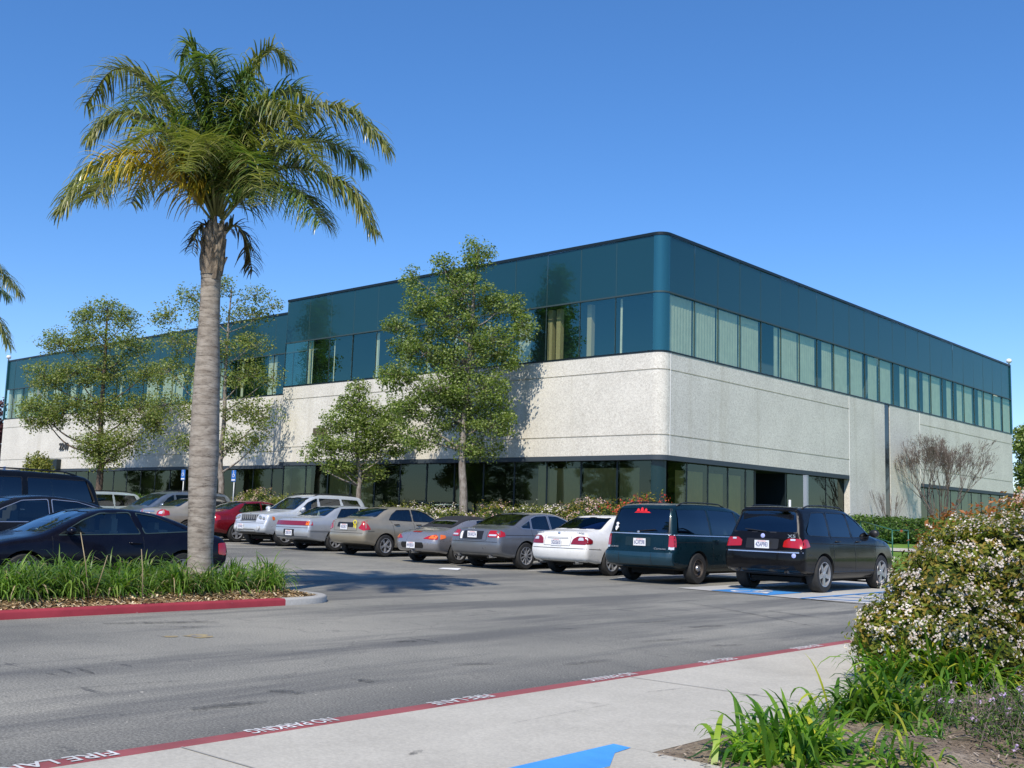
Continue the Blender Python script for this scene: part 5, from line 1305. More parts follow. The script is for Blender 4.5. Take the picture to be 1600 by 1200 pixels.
# ---- dark blue coupe behind the island
NAVY = m_carpaint('navy_blue_paint', (.004, .005, .013), .1, .22)
c, r12 = build_car('dark navy two door coupe with cream seats, parked directly behind the palm island', 'coupe', LEFTG,
    [(-2.02, .30), (-2.18, .38), (-2.22, .54), (-2.20, .74), (-2.14, .86), (-2.0, .905), (-1.78, .93), (-1.35, 1.10), (-.95, 1.225), (-.5, 1.29), (-.1, 1.30), (.22, 1.25), (.68, 1.06), (1.05, .90), (1.5, .83), (1.95, .72), (2.18, .56), (2.24, .40), (2.1, .24), (1.1, .18), (-1.2, .18)],
    1.70, 4.44, [(.18, .90), (.32, .96), (.5, 1.0), (.66, .99), (.80, .955), (.86, .91), (1.05, .82), (1.30, .67)], NAVY, [(1.30, .30), (-1.27, .30)], .305, .20, 'star5',
    [[(.80, .885), (.38, 1.10), (.10, 1.205), (-.38, 1.225), (-.52, .91)], [(-.61, .915), (-.50, 1.222), (-.80, 1.18), (-1.22, 1.03), (-1.42, .955)]],
    (.965, .58, 1.235, .48), (.92, .60, 1.23, .48), M['glass_car'], .87, trim=M['mull'], crown=.045, edge=.085, seatm=M['seatb'], seatx=(-.15, -.95), seat_h=1.14)
lens = [(.50, .62), (.80, .60), (.81, .76), (.52, .78)]
for mm_ in (lens, mirrored(lens)): c.patch('tail_light', 'rear', [mm_], M['redlens'], .010, .02)
c.patch('tail_light', 'left', [[(-2.18, .56), (-2.02, .58), (-2.02, .76), (-2.16, .77)]], M['redlens'], .010, .01, both=True)
hp = [(.46, .56), (.80, .56), (.80, .64), (.48, .66)]
for mm_ in (hp, mirrored(hp)): c.patch('headlight', 'front', [mm_], M['clear'], .010, .02)
for x in (-.56, .90): c.seam('left', [(x, .86), (x+.02, .28)], .011, name='door_gap')
handles(c, (-.42,), .76, NAVY); mirror_parts(c, .66, .90, NAVY, sz=(.06, .09, .06)); plate(c, 'rear', 0, .66, '3KLP905')
place(r12, -16.45, 8.3, -1, 0)

# ---- charcoal sedan
CH = m_carpaint('charcoal_blue_paint', (.010, .011, .014), .3, .25)
c, r13 = build_car('charcoal sedan with chrome window line, between the navy coupe and the big dark SUV', 'sedan', LEFTG,
    [(-2.22, .30), (-2.38, .38), (-2.44, .56), (-2.41, .80), (-2.34, .96), (-2.22, 1.03), (-1.95, 1.07), (-1.5, 1.22), (-1.05, 1.37), (-.55, 1.455), (-.1, 1.47), (.35, 1.42), (.75, 1.26), (1.25, 1.02), (1.8, .92), (2.2, .80), (2.42, .60), (2.45, .42), (2.3, .25), (1.1, .20), (-1.3, .20)],
    1.82, 4.90, TSED, CH, [(1.50, .33), (-1.34, .33)], .335, .22, 'multi',
    [[(1.02, .99), (.58, 1.22), (.25, 1.355), (-.20, 1.385), (-.20, 1.01)], [(-.28, 1.01), (-.28, 1.385), (-.75, 1.355), (-1.15, 1.24), (-1.50, 1.06), (-1.35, 1.03)]],
    (1.14, .64, 1.385, .53), (1.06, .67, 1.39, .53), M['glass_car'], .97, trim=M['chrome'], crown=.05, edge=.09)
for x in (-.24, 1.08): c.seam('left', [(x, .97), (x+.01, .30)], .011, name='door_gap')
lens = [(.48, .80), (.82, .80), (.84, .92), (.50, .94)]
for mm_ in (lens, mirrored(lens)): c.patch('tail_light', 'rear', [mm_], M['redlens'], .010, .02)
for mm_ in (hp, mirrored(hp)): c.patch('headlight', 'front', [[(a, z+.08) for a, z in mm_]], M['clear'], .010, .02)
handles(c, (-.02, -.9), .87, M['chrome']); mirror_parts(c, .92, 1.0, CH)
place(r13, -19.35, 8.5, -1, 0)

# ---- big dark SUV
BS = m_carpaint('black_blue_paint', (.006, .008, .012), .3, .25)
c, r14 = build_car('large black full size SUV with roof rails, farthest of three vehicles behind the palm', 'suv', LEFTG,
    [(-2.45, .42), (-2.70, .48), (-2.76, .66), (-2.74, 1.10), (-2.68, 1.25), (-2.52, 1.70), (-2.38, 1.84), (-2.1, 1.90), (-1.0, 1.93), (.2, 1.92), (.62, 1.84), (1.0, 1.55), (1.30, 1.30), (2.0, 1.22), (2.5, 1.12), (2.68, .90), (2.74, .62), (2.6, .42), (2.3, .34), (1.0, .32), (-1.3, .32)],
    2.0, 5.5, [(.32, .90), (.5, .98), (.8, 1.0), (1.15, .985), (1.27, .95), (1.6, .90), (1.9, .80)], BS, [(1.75, .38), (-1.60, .38)], .39, .26, 'star5',
    [[(1.05, 1.32), (.72, 1.62), (.48, 1.76), (.30, 1.76), (.30, 1.30)], [(.20, 1.30), (.20, 1.77), (-.90, 1.78), (-.90, 1.30)], [(-1.02, 1.30), (-1.02, 1.78), (-2.28, 1.76), (-2.46, 1.33)]],
    (1.34, .76, 1.76, .68), (1.36, .76, 1.76, .68), M['glass_dark'], 1.26, trim=M['black'], edge=.08)
rails(c, .2, -2.1, .70, 1.9, M['black']); handles(c, (.05, -.85), 1.14, M['chrome']); mirror_parts(c, 1.10, 1.34, M['black'], sz=(.09, .13, .11))
for x in (.25, -.96): c.seam('left', [(x, 1.27), (x+.02, .42)], .014, name='door_gap')
for mm_ in (hp, mirrored(hp)): c.patch('headlight', 'front', [[(a*1.05, z+.30) for a, z in mm_]], M['clear'], .010, .02)
place(r14, -22.5, 8.6, -1, 0)
#</CARS>
#<VEG>
# ------------------------------------------------------------------ vegetation
FW = Vector((-.6677, .7444, 0)).normalized(); RT = Vector((FW.y, -FW.x, 0))   # horizontal view direction and its right
def VP(px, py, base, dw=0.0):
    """point seen at pixel px,py on the upright plane through base that faces the viewer, moved dw metres nearer"""
    r = Vector(ray(px, py)); e = Vector(EYE); b_ = Vector((base[0], base[1], 0))
    t = ((b_-e).dot(FW)-dw)/r.dot(FW); return e+r*t
def at(px, depth, z=0.0):
    r = ray(px, 800); k = depth/float(-(RC@r)[2]); return Vector((EYE[0]+r[0]*k, EYE[1]+r[1]*k, z))
def ru(r): 
    while True:
        v = Vector((r.uniform(-1, 1), r.uniform(-1, 1), r.uniform(-1, 1)))
        if .01 < v.length < 1: return v
def catmull(P, n=6):
    P = [Vector(p) for p in P]; Q = [P[0]*2-P[1]]+P+[P[-1]*2-P[-2]]; o = []
    for i in range(1, len(Q)-2):
        a, b_, c, d = Q[i-1], Q[i], Q[i+1], Q[i+2]
        for k in range(n):
            t = k/n; o.append(.5*((2*b_)+(c-a)*t+(2*a-5*b_+4*c-d)*t*t+(3*b_-a-3*c+d)*t**3))
    o.append(Q[-2]); return o
def leaf(v, f, p, nrm, L, w, r, updir=None):
    n = nrm.normalized(); a = ru(r); a = (a-n*a.dot(n))
    if a.length < .05: a = n.orthogonal()
    a.normalize(); b_ = n.cross(a); k = len(v)
    v += [tuple(p-a*L*.5), tuple(p+b_*w*.5+n*w*.12), tuple(p+a*L*.5), tuple(p-b_*w*.5+n*w*.12)]
    f.append((k, k+1, k+2, k+3))
def make_tree(name, label, base, trunk_px, blobs, lmat, bark, seed, cl_den=.055, lpc=26, lsz=.085, crad=.30, tr=.16, cat='tree', group=None, depthk=.85, lo_trunk=.8, twigs=True, pxm=None):
    r = random.Random(seed); bz = base[2]
    root = tag(empty(name, base), label, cat, group); O = Vector(base)
    D = (Vector((base[0], base[1], 0))-Vector((0, 0, 0))).dot(FW); s = D/FPX
    tp = [VP(px, py, base) for px, py in trunk_px]; tp = [Vector((base[0], base[1], bz-.15))]+tp
    tp = catmull(tp, 4); n = len(tp); tb = MB()
    rad = [tr*(1-.80*(i/(n-1)))*(1.25 if i == 0 else 1) for i in range(n)]
    tb.tube([p-O for p in tp], rad, n=9); tb.build('trunk', bark, root, smooth=True)
    lv, lf = [], []; lb = MB(); tw = MB()
    for (px, py, rx, ry) in blobs:
        c = VP(px, py, base, r.uniform(-.5, .5)*rx*s*.7)
        # limb leaves the trunk lower down
        hz = (c-tp[0]).xy.length; zt = max(tp[0].z+lo_trunk, c.z-.55*(c-VP(px, py, base)).length-.75*min(1.8, Vector((c.x-base[0], c.y-base[1])).length)-.2)
        q = min(tp, key=lambda p: abs(p.z-zt)); mid = q.lerp(c, .5)+Vector((r.uniform(-.2, .2), r.uniform(-.2, .2), -.12*(c-q).length+r.uniform(0, .15)))
        lp = catmull([q, mid, c], 5); i0 = tp.index(q); r0 = max(.018, rad[i0]*.5)
        lb.tube([p-O for p in lp], [r0*(1-.78*i/(len(lp)-1)) for i in range(len(lp))], n=6)
        area = PI*rx*ry; nc = max(5, int(area*cl_den*(s/.0228)**2 if pxm is None else area*cl_den))
        for _ in range(nc):
            u = ru(r); k = r.random()
            if k < .6: u = u.normalized()*r.uniform(.62, 1.08)
            cc = c+RT*(u.x*rx*s)+FW*(u.y*(rx+ry)*.5*s*depthk)+Vector((0, 0, u.z*ry*s))
            if twigs:
                q2 = min(lp[2:], key=lambda p: (p-cc).length); m2 = q2.lerp(cc, .5)+Vector((0, 0, -.05))
                tw.tube([q2-O, m2-O, cc-O], [.014, .009, .004], n=3, cap=False)
            cr = crad*r.uniform(.6, 1.25)
            for _2 in range(int(lpc*r.uniform(.6, 1.4))):
                e = ru(r); p = cc+Vector((e.x*cr*1.15, e.y*cr*1.15, e.z*cr*.75))
                nn = Vector((0, 0, .6))+ru(r)*.9+e*.3
                L = lsz*r.uniform(.7, 1.25); leaf(lv, lf, p-O, nn, L, L*.62, r)
    lb.build('limbs', bark, root, smooth=True)
    if twigs: tw.build('twigs', bark, root, smooth=True)
    m = MB(); m.v = lv; m.f = lf; m.build('foliage', lmat, root)
    return root
tx, ty = -26.95, 27.66
T1 = make_tree('broadleaf_tree', 'tallest leafy green street tree, its trunk behind the silver roadster', (tx, ty, bankz(tx, ty)),
    [(724, 770), (722, 720), (727, 640), (735, 540), (742, 440), (748, 385)],
    [(748, 402, 22, 26), (738, 382, 8, 12), (700, 425, 26, 18), (690, 408, 12, 10), (645, 432, 15, 14), (725, 455, 42, 28), (655, 475, 30, 24), (700, 500, 50, 30), (785, 478, 36, 22), (815, 510, 24, 22), (765, 530, 45, 26),
     (625, 510, 26, 14), (655, 545, 48, 28), (730, 565, 55, 30), (800, 560, 26, 16), (625, 585, 34, 26), (690, 610, 44, 30), (755, 610, 44, 30), (640, 640, 34, 28), (715, 655, 52, 26), (770, 665, 32, 24), (660, 685, 34, 20), (740, 700, 48, 18), (785, 640, 20, 20), (700, 625, 30, 20)],
    M['leafA'], M['bark'], 11, cl_den=.0185, lpc=38, lsz=.105, crad=.32, tr=.17, lo_trunk=3.2)
tx, ty = -32.7, 27.8
T2 = make_tree('broadleaf_tree', 'smaller leafy tree just left of the tallest street tree, reaching only the concrete band', (tx, ty, bankz(tx, ty)),
    [(560, 780), (562, 740), (556, 690), (560, 640), (562, 600)],
    [(560, 606, 14, 16), (548, 632, 24, 18), (580, 642, 24, 18), (525, 662, 26, 16), (560, 668, 34, 20), (600, 672, 26, 20), (508, 694, 26, 13), (545, 700, 36, 18), (590, 705, 30, 18), (530, 728, 26, 12), (565, 738, 34, 14), (615, 652, 22, 20), (486, 712, 16, 9), (618, 692, 18, 18)],
    M['leafA'], M['bark'], 12, cl_den=.020, lpc=36, lsz=.11, crad=.33, tr=.12, lo_trunk=2.0)
tx, ty = -53.9, 27.66
T3 = make_tree('broadleaf_tree', 'wide open crowned tree at the left, in front of the set-back wing', (tx, ty, bankz(tx, ty)),
    [(156, 750), (157, 710), (158, 650), (163, 580), (166, 520), (168, 480)],
    [(168, 487, 30, 18), (135, 500, 28, 16), (200, 500, 22, 16), (100, 535, 38, 20), (150, 530, 36, 20), (205, 540, 32, 20), (70, 590, 30, 24), (120, 585, 36, 24), (175, 580, 36, 26), (228, 585, 26, 20), (58, 640, 28, 24), (105, 640, 40, 24), (160, 640, 40, 26), (215, 640, 38, 26), (72, 658, 34, 12), (155, 688, 38, 18), (195, 690, 40, 20), (240, 660, 22, 26), (160, 718, 34, 14), (140, 708, 24, 10)],
    M['leafB'], M['barkd'], 13, cl_den=.0120, lpc=34, lsz=.125, crad=.50, tr=.20, lo_trunk=2.2)
tx, ty = -42.4, 27.66
T4 = make_tree('broadleaf_tree', 'airy multi-stemmed tree showing on both sides of the palm trunk', (tx, ty, bankz(tx, ty)),
    [(346, 760), (344, 720), (350, 660), (352, 590), (356, 520), (362, 450)],
    [(300, 462, 26, 14), (345, 448, 26, 12), (395, 462, 26, 12), (262, 492, 22, 16), (320, 495, 32, 16), (385, 492, 30, 16), (425, 478, 14, 8), (280, 535, 34, 20), (340, 540, 34, 20), (395, 540, 30, 18), (265, 580, 28, 18), (315, 592, 36, 22), (385, 585, 34, 20), (425, 590, 18, 14), (260, 632, 30, 20), (305, 640, 30, 20), (375, 640, 34, 22), (410, 650, 22, 22), (285, 690, 24, 14), (365, 690, 28, 20), (405, 690, 18, 16)],
    M['leafB'], M['bark'], 14, cl_den=.0105, lpc=32, lsz=.12, crad=.48, tr=.16, lo_trunk=2.4)
# trees across the lot that show only as reflections in the glass
rr = random.Random(5)
for i, (x, y, sc) in enumerate(((-42, -4, .8), (-49, -6, .95), (-57, -3, .85), (-64, -7, 1.0), (-73, -4, .9), (-82, -6, 1.05), (-92, -4, .95), (-103, -7, 1.1), (-115, -6, 1.0), (-128, -8, 1.1), (16, 84, 1.0), (24, 98, 1.1), (14, 70, .8), (34, 112, 1.1))):
    t = copy_tree(T1); t.location = (x, y, 0); t.scale = (sc, sc, sc*.85); t.rotation_euler = (0, 0, rr.uniform(0, 6.28))
    t['label'] = 'green tree across the lot, seen only as a reflection in the office glass'; t['group'] = 'trees reflected in the glass'
# far trees at the frame edges
p = at(1640, 84, .3)
make_tree('broadleaf_tree', 'distant green tree beyond the right end of the office', tuple(p), [(1640, 800), (1635, 740), (1630, 690)],
    [(1600, 690, 12, 24), (1625, 670, 22, 24), (1650, 700, 30, 40), (1612, 740, 22, 34), (1600, 790, 16, 34), (1640, 790, 40, 40)], M['leafA'], M['barkd'], 15, cl_den=.05, lpc=26, lsz=.30, crad=.6, tr=.3, pxm=1, twigs=False)
p = at(1608, 76, .3)
make_tree('blossom_tree', 'small pink blossoming tree beside the far right corner of the office', tuple(p), [(1608, 815), (1600, 790)],
    [(1600, 790, 16, 18), (1594, 812, 12, 14), (1612, 780, 16, 16)], M['pink_flower'], M['barkd'], 16, cl_den=.05, lpc=22, lsz=.2, crad=.5, tr=.12, pxm=1, twigs=False)
p = at(-22, 92, .3)
make_tree('plum_tree', 'dark purple leaved tree beyond the left end of the office', tuple(p), [(-22, 790), (-18, 720), (-14, 650)],
    [(-6, 640, 12, 18), (-2, 670, 9, 20), (-14, 690, 20, 30), (-4, 720, 9, 30), (-16, 750, 20, 30)], M['plum'], M['barkd'], 17, cl_den=.06, lpc=22, lsz=.25, crad=.5, tr=.2, pxm=1, twigs=False)

# ---- shrubs and hedges: a leafy shell over a dark inner mass
def make_shrub(name, label, cat, base, lobes, lmat, n, L, seed, fl=None, nfl=0, fs=.02, fper=10, inner=M['leafC'], group=None, upright=.3, fzone=None, wr=.5, ragged=.14, shell=.78):
    """lobes: (dx, dy, dz, rx, ry, rz) in metres from base"""
    r = random.Random(seed); root = tag(empty(name, base), label, cat, group)
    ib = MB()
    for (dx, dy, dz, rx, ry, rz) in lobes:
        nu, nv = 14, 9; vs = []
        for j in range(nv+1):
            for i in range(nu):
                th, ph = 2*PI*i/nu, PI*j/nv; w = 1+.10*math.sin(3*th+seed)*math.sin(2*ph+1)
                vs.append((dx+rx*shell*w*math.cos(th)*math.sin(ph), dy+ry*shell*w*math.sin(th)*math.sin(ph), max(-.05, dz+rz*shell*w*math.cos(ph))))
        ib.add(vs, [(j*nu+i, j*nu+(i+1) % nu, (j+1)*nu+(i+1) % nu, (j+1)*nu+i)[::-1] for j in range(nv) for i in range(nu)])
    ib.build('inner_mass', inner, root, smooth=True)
    wts = [a[3]*a[4]+a[4]*a[5]+a[3]*a[5] for a in lobes]; v, f = [], []; fv, ff = [], []
    def inside(p, k):
        for j, (dx, dy, dz, rx, ry, rz) in enumerate(lobes):
            if j != k and ((p.x-dx)/rx)**2+((p.y-dy)/ry)**2+((p.z-dz)/rz)**2 < .72: return True
        return False
    def surf():
        k = r.choices(range(len(lobes)), wts)[0]; dx, dy, dz, rx, ry, rz = lobes[k]
        u = ru(r).normalized(); bump_ = 1+.10*math.sin(u.x*7+seed)+.08*math.sin(u.y*9+u.z*6)
        g = bump_*(1-ragged*1.2*r.random()+ragged*.8*r.random()**3)
        p = Vector((dx+u.x*rx*g, dy+u.y*ry*g, dz+u.z*rz*g)); nr = Vector((u.x/rx, u.y/ry, u.z/rz)).normalized()
        return p, nr, k
    c = 0; tries = 0
    while c < n and tries < n*4:
        tries += 1; p, nr, k = surf()
        if p.z < -.02 or inside(p, k): continue
        c += 1; l_ = L*r.uniform(.65, 1.3)
        leaf(v, f, p, nr*.6+ru(r)*.9+Vector((0, 0, upright)), l_, l_*wr, r)
    c = 0; tries = 0
    while fl and c < nfl and tries < nfl*12:
        tries += 1; p, nr, k = surf()
        if p.z < .02 or inside(p, k) or (fzone and not fzone(p)): continue
        c += 1; cr = fs*2.0*r.uniform(.6, 1.4); pc = p+nr*L*.4
        for _ in range(int(fper*r.uniform(.6, 1.5))):
            q = pc+ru(r)*cr; leaf(fv, ff, q, nr*.8+ru(r)*.7, fs*r.uniform(.8, 1.3), fs*.9, r)
    m = MB(); m.v = v; m.f = f; m.build('foliage', lmat, root)
    if fl: m = MB(); m.v = fv; m.f = ff; m.build('flowers', fl, root)
    return root
def row_shrub(name, label, cat, px, pytop, hw, lmat, seed, y=27.0, fl=None, nfl=0, fs=.05, L=.085, n=None, h=None, dens=1.0, ry=.75):
    c = PY(px, pytop, y); x = float(c[0]); bz = bankz(x, y); H = float(c[2])-bz
    s = float(-(RC@(np.array([x, y, 1.5])-EYE))[2])/FPX; R_ = hw*s*1.15
    lobes = []; r = random.Random(seed); k = max(1, int(R_/.8))
    for i in range(-k, k+1):
        lobes.append((i*R_/(k+.6)*.85, r.uniform(-.15, .15), H*.32, R_/(k+.2)*.75+.15, ry, H*.66*r.uniform(.88, 1.04)))
    return make_shrub(name, label, cat, (x, y, bz), lobes, lmat, n or int(1500*dens*R_*H/1.0), L, seed, fl, nfl, fs, 7)
HG = 'low shrubs along the office wall'
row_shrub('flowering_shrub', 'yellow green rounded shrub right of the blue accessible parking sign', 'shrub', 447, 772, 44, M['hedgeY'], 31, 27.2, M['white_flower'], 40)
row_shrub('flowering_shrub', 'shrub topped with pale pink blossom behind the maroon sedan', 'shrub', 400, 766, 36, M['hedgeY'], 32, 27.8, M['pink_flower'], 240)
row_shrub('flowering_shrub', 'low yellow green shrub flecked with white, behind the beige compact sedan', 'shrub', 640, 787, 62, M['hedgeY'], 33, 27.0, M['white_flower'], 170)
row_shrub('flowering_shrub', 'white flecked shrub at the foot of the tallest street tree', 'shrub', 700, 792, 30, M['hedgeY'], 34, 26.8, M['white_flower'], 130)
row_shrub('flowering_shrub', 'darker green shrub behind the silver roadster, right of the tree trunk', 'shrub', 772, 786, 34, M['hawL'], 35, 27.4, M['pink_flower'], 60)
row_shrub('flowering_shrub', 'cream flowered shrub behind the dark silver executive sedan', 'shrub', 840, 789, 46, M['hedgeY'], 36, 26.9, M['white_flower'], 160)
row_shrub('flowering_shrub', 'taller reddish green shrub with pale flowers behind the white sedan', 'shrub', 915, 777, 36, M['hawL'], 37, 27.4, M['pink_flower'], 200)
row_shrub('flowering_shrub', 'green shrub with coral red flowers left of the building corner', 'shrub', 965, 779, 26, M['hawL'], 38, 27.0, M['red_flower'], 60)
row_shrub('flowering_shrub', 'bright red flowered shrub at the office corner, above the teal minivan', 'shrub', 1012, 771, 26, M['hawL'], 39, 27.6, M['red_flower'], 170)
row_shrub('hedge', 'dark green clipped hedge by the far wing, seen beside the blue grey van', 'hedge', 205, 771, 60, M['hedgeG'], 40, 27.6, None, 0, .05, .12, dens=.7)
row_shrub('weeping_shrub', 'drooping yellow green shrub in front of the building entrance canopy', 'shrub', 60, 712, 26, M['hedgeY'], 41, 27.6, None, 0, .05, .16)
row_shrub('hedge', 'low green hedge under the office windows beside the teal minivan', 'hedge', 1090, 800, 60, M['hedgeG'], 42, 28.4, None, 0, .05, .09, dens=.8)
# clipped hedge on the right lawn
hx = -18.4; lob = []
for k in range(9): lob.append((0, 4.6*(k-4)/4+.0, .42, .95, .85, .62+.05*math.sin(k*2.1)))
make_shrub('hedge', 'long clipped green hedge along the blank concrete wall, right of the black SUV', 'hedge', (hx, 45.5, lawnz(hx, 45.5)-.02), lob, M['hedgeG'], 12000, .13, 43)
# ---- bare branching tree and twiggy upright shrub
def make_bare(name, label, base, h, seed, spread=.55, stems=4, mat=M['twig'], lm=None, depth=6, cat='tree', r0=.06):
    r = random.Random(seed); root = tag(empty(name, base), label, cat); tb = MB(); bb = []; tips = []
    def grow(p, d, L, rad, k):
        q = p+d*L; m = p.lerp(q, .5)+ru(r)*L*.06
        (tb if k == depth else bm_).tube([p, m, q], [rad, rad*.85, rad*.68], n=5 if rad > .012 else 3, cap=False)
        if k <= 1: tips.append(q); return
        for _ in range(3 if r.random() < .55 else 2):
            nd = (d+ru(r)*spread+Vector((0, 0, .16))).normalized(); grow(q, nd, L*r.uniform(.62, .86), max(.005, rad*.62), k-1)
    bm_ = MB()
    for s_ in range(stems):
        a = 2*PI*s_/stems+r.random(); d = Vector((math.cos(a)*.34, math.sin(a)*.34, 1)).normalized(); grow(Vector((0, 0, 0)), d, h*(.30 if depth < 8 else .27), r0, depth)
    tb.build('trunk', mat, root, smooth=True); bm_.build('branches', mat, root, smooth=True)
    if lm:
        v, f = [], []
        for t in tips:
            if r.random() < .35: leaf(v, f, t+ru(r)*.12, ru(r), .06, .04, r)
        m = MB(); m.v = v; m.f = f; m.build('buds', lm, root)
    return root
make_bare('bare_tree', 'leafless grey branching tree in front of the pale right hand wall', (-18.3, 50.2, lawnz(-18.3, 50)-.1), 4.7, 51, lm=M['twig'], depth=8, spread=.5, stems=5, r0=.05)
make_bare('bare_shrub', 'thin upright leafless shrub left of the bare branching tree', (-19.2, 46.6, .75), 2.6, 52, spread=.22, stems=7, depth=4, r0=.02, cat='shrub')

# ---- strap leaved plants
def strap_clump(n, h, seed, w=.016, mats=(M['strap'],), wts=(1,), stiff=.5, base_r=.10, tilt=(50, 88), bend=1.0, seg=6):
    r = random.Random(seed); groups = {m: MB() for m in mats}
    for _ in range(n):
        m = r.choices(mats, wts)[0]; mb = groups[m]; a = r.uniform(0, 2*PI); el = math.radians(r.uniform(*tilt)); L = h*r.uniform(.65, 1.3)
        p = Vector((r.gauss(0, base_r*.5), r.gauss(0, base_r*.5), 0)); d = Vector((math.cos(a)*math.cos(el), math.sin(a)*math.cos(el), math.sin(el)))
        side = Vector((-math.sin(a), math.cos(a), r.uniform(-.3, .3))).normalized(); g = bend*r.uniform(.5, 1.5)/seg; ww = w*r.uniform(.7, 1.25); vs = []
        for k in range(seg+1):
            t = k/seg; hw = ww*.5*(1-.15*t)*(1 if t < .55 else max(.04, 1-((t-.55)/.45)**1.6))
            vs += [tuple(p+side*hw), tuple(p-side*hw)]
            p = p+d*L/seg; d = (d+Vector((0, 0, -g*(.4+t*2.0)))).normalized()
            if p.z < .01: p.z = .01+.02*r.random()
        mb.add(vs, [(2*k, 2*k+1, 2*k+3, 2*k+2) for k in range(seg)])
    return groups
def clump_thing(name, label, cat, groups, loc, rz=0, sc=1, group=None, names={}):
    root = tag(empty(name, loc, rz), label, cat, group); root.scale = (sc, sc, sc)
    for m, mb in groups.items():
        if mb.v: mb.build(names.get(m, 'blades'), m, root, smooth=True)
    return root
protos = [clump_thing('daylily_clump', 'arching green daylily clump in the bark mulch of the palm island', 'plant', strap_clump(210, .66, 60+k, .025, (M['strap'], M['straw']), (12, 1), base_r=.20, tilt=(40, 84), bend=2.9), (0, 0, 0), group='daylilies planted in the palm island', names={M['straw']: 'dry_blades'}) for k in range(4)]
r = random.Random(9); first = set(); k = 0
for row, x in enumerate((-13.48, -14.1, -14.72)):
    y = 1.2+.2*row
    while y < 10.12:
        if (x+14)**2+(y-8.9)**2 > .06 and not (x < -14.5 and y > 9.9):
            i = k % 4; k += 1
            o = protos[i] if i not in first else copy_tree(protos[i]); first.add(i)
            xx = x+r.uniform(-.12, .12); o.location = (xx, y+r.uniform(-.1, .1), mulz(xx, y)-.02); o.rotation_euler = (0, 0, r.uniform(0, 6.28)); sc = r.uniform(.68, .95); o.scale = (sc, sc, sc*r.uniform(.9, 1.05))
        y += r.uniform(.42, .60)
for (px, py, px2, py2, lb_) in ((143, 880, 126, 832, 'tall leaning tan flower stalk, leftmost above the daylilies before the navy coupe'), (226, 884, 221, 858, 'short upright tan flower stalk nearest the palm trunk'), (150, 884, 168, 868, 'short tan flower stalk bending right, beside the tall leaning one')):
    a = VP(px, py, (-14.0, 6.0)); c_ = VP(px2, py2, (-14.0, 6.0)); a.z = .15; m = MB(); m.tube([Vector((0, 0, 0)), (c_-a)*.5+Vector((.02, 0, .03)), c_-a], [.008, .007, .005], n=5)
    tag(m.build('dry_stalk', M['straw'], smooth=True, loc=a), lb_, 'stalk', 'dry flower stalks above the daylilies')
AG = {M['strapyel']: 'yellow_blades'}
def agap(label, px, py, n, h, seed, w=.034, wy=.3, br=.22, tilt=(28, 80), sc=1):
    g = G(px, py, .17); x, y = float(g[0]), float(g[1])
    return clump_thing('agapanthus', label, 'plant', strap_clump(int(n*1.25), h, seed, w*.85, (M['strapY'], M['strap'], M['strapyel']), (9, 2, wy), base_r=br, tilt=tilt, bend=2.2, seg=8), (x, y, bedz(x, y)-.03), sc=sc, names=AG)
agap('dark tipped strap leaved clump nearest the blue painted kerb', 1240, 1182, 300, .36, 71, wy=.5, br=.26)
agap('strap leaved clump beside the sidewalk, second from the blue kerb', 1385, 1120, 300, .37, 72, wy=.6, br=.28)
agap('broad strap leaved clump at the left foot of the white flowering shrub', 1435, 1070, 380, .50, 73, wy=.5, br=.32, tilt=(35, 82))
agap('upright strap leaved clump with yellow lower leaves, right foot of the flowering shrub', 1500, 1080, 330, .46, 74, wy=1.6, br=.26, tilt=(38, 84))
agap('small grassy tuft alone on the bare soil', 1440, 1162, 46, .26, 75, w=.018, wy=.3, br=.14)
agap('pale green tuft cut by the bottom edge, right of the first strap leaved clump', 1410, 1198, 60, .2, 76, w=.02, wy=.6, br=.16)

# ---- big white flowering shrub in the foreground
hb = G(1500, 1080, .15); hb = Vector((float(hb[0]), float(hb[1]), 0))+Vector((.15, 1.15, 0)); hb.z = .16
def hl(px, py, rx, ry, dw=0.0, k=1.0):
    c = VP(px, py, hb, dw)-hb; s = ((hb.dot(FW))-dw)/FPX
    return (c.x, c.y, c.z, rx*s*k, rx*s*k, ry*s)
hlobes = [hl(1432, 1012, 92, 78, .35), hl(1478, 948, 88, 84, .2), hl(1545, 920, 110, 100, 0), hl(1500, 1010, 110, 80, .45), hl(1600, 960, 130, 150, .1), hl(1720, 930, 150, 160, -.2), hl(1560, 868, 84, 60, -.5), hl(1650, 870, 110, 70, -.4), hl(1480, 880, 46, 44, -.2), hl(1395, 985, 50, 40, .3)]
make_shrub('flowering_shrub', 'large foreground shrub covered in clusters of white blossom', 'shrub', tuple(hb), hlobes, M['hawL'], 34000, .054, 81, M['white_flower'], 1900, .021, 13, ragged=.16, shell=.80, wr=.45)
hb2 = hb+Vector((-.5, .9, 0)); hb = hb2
make_shrub('flowering_shrub', 'orange and red new growth of the shrub rising behind the large white flowering one', 'shrub', tuple(hb2), [hl(1488, 826, 34, 32), hl(1530, 820, 32, 34), hl(1582, 812, 44, 36), hl(1640, 816, 60, 44), hl(1462, 856, 30, 30), hl(1560, 880, 120, 60), (1.2, -.2, .5, .8, .8, .6)], M['hawR'], 9000, .058, 82, M['white_flower'], 40, .02, 8, ragged=.5, shell=.55, inner=M['hedgeG'])
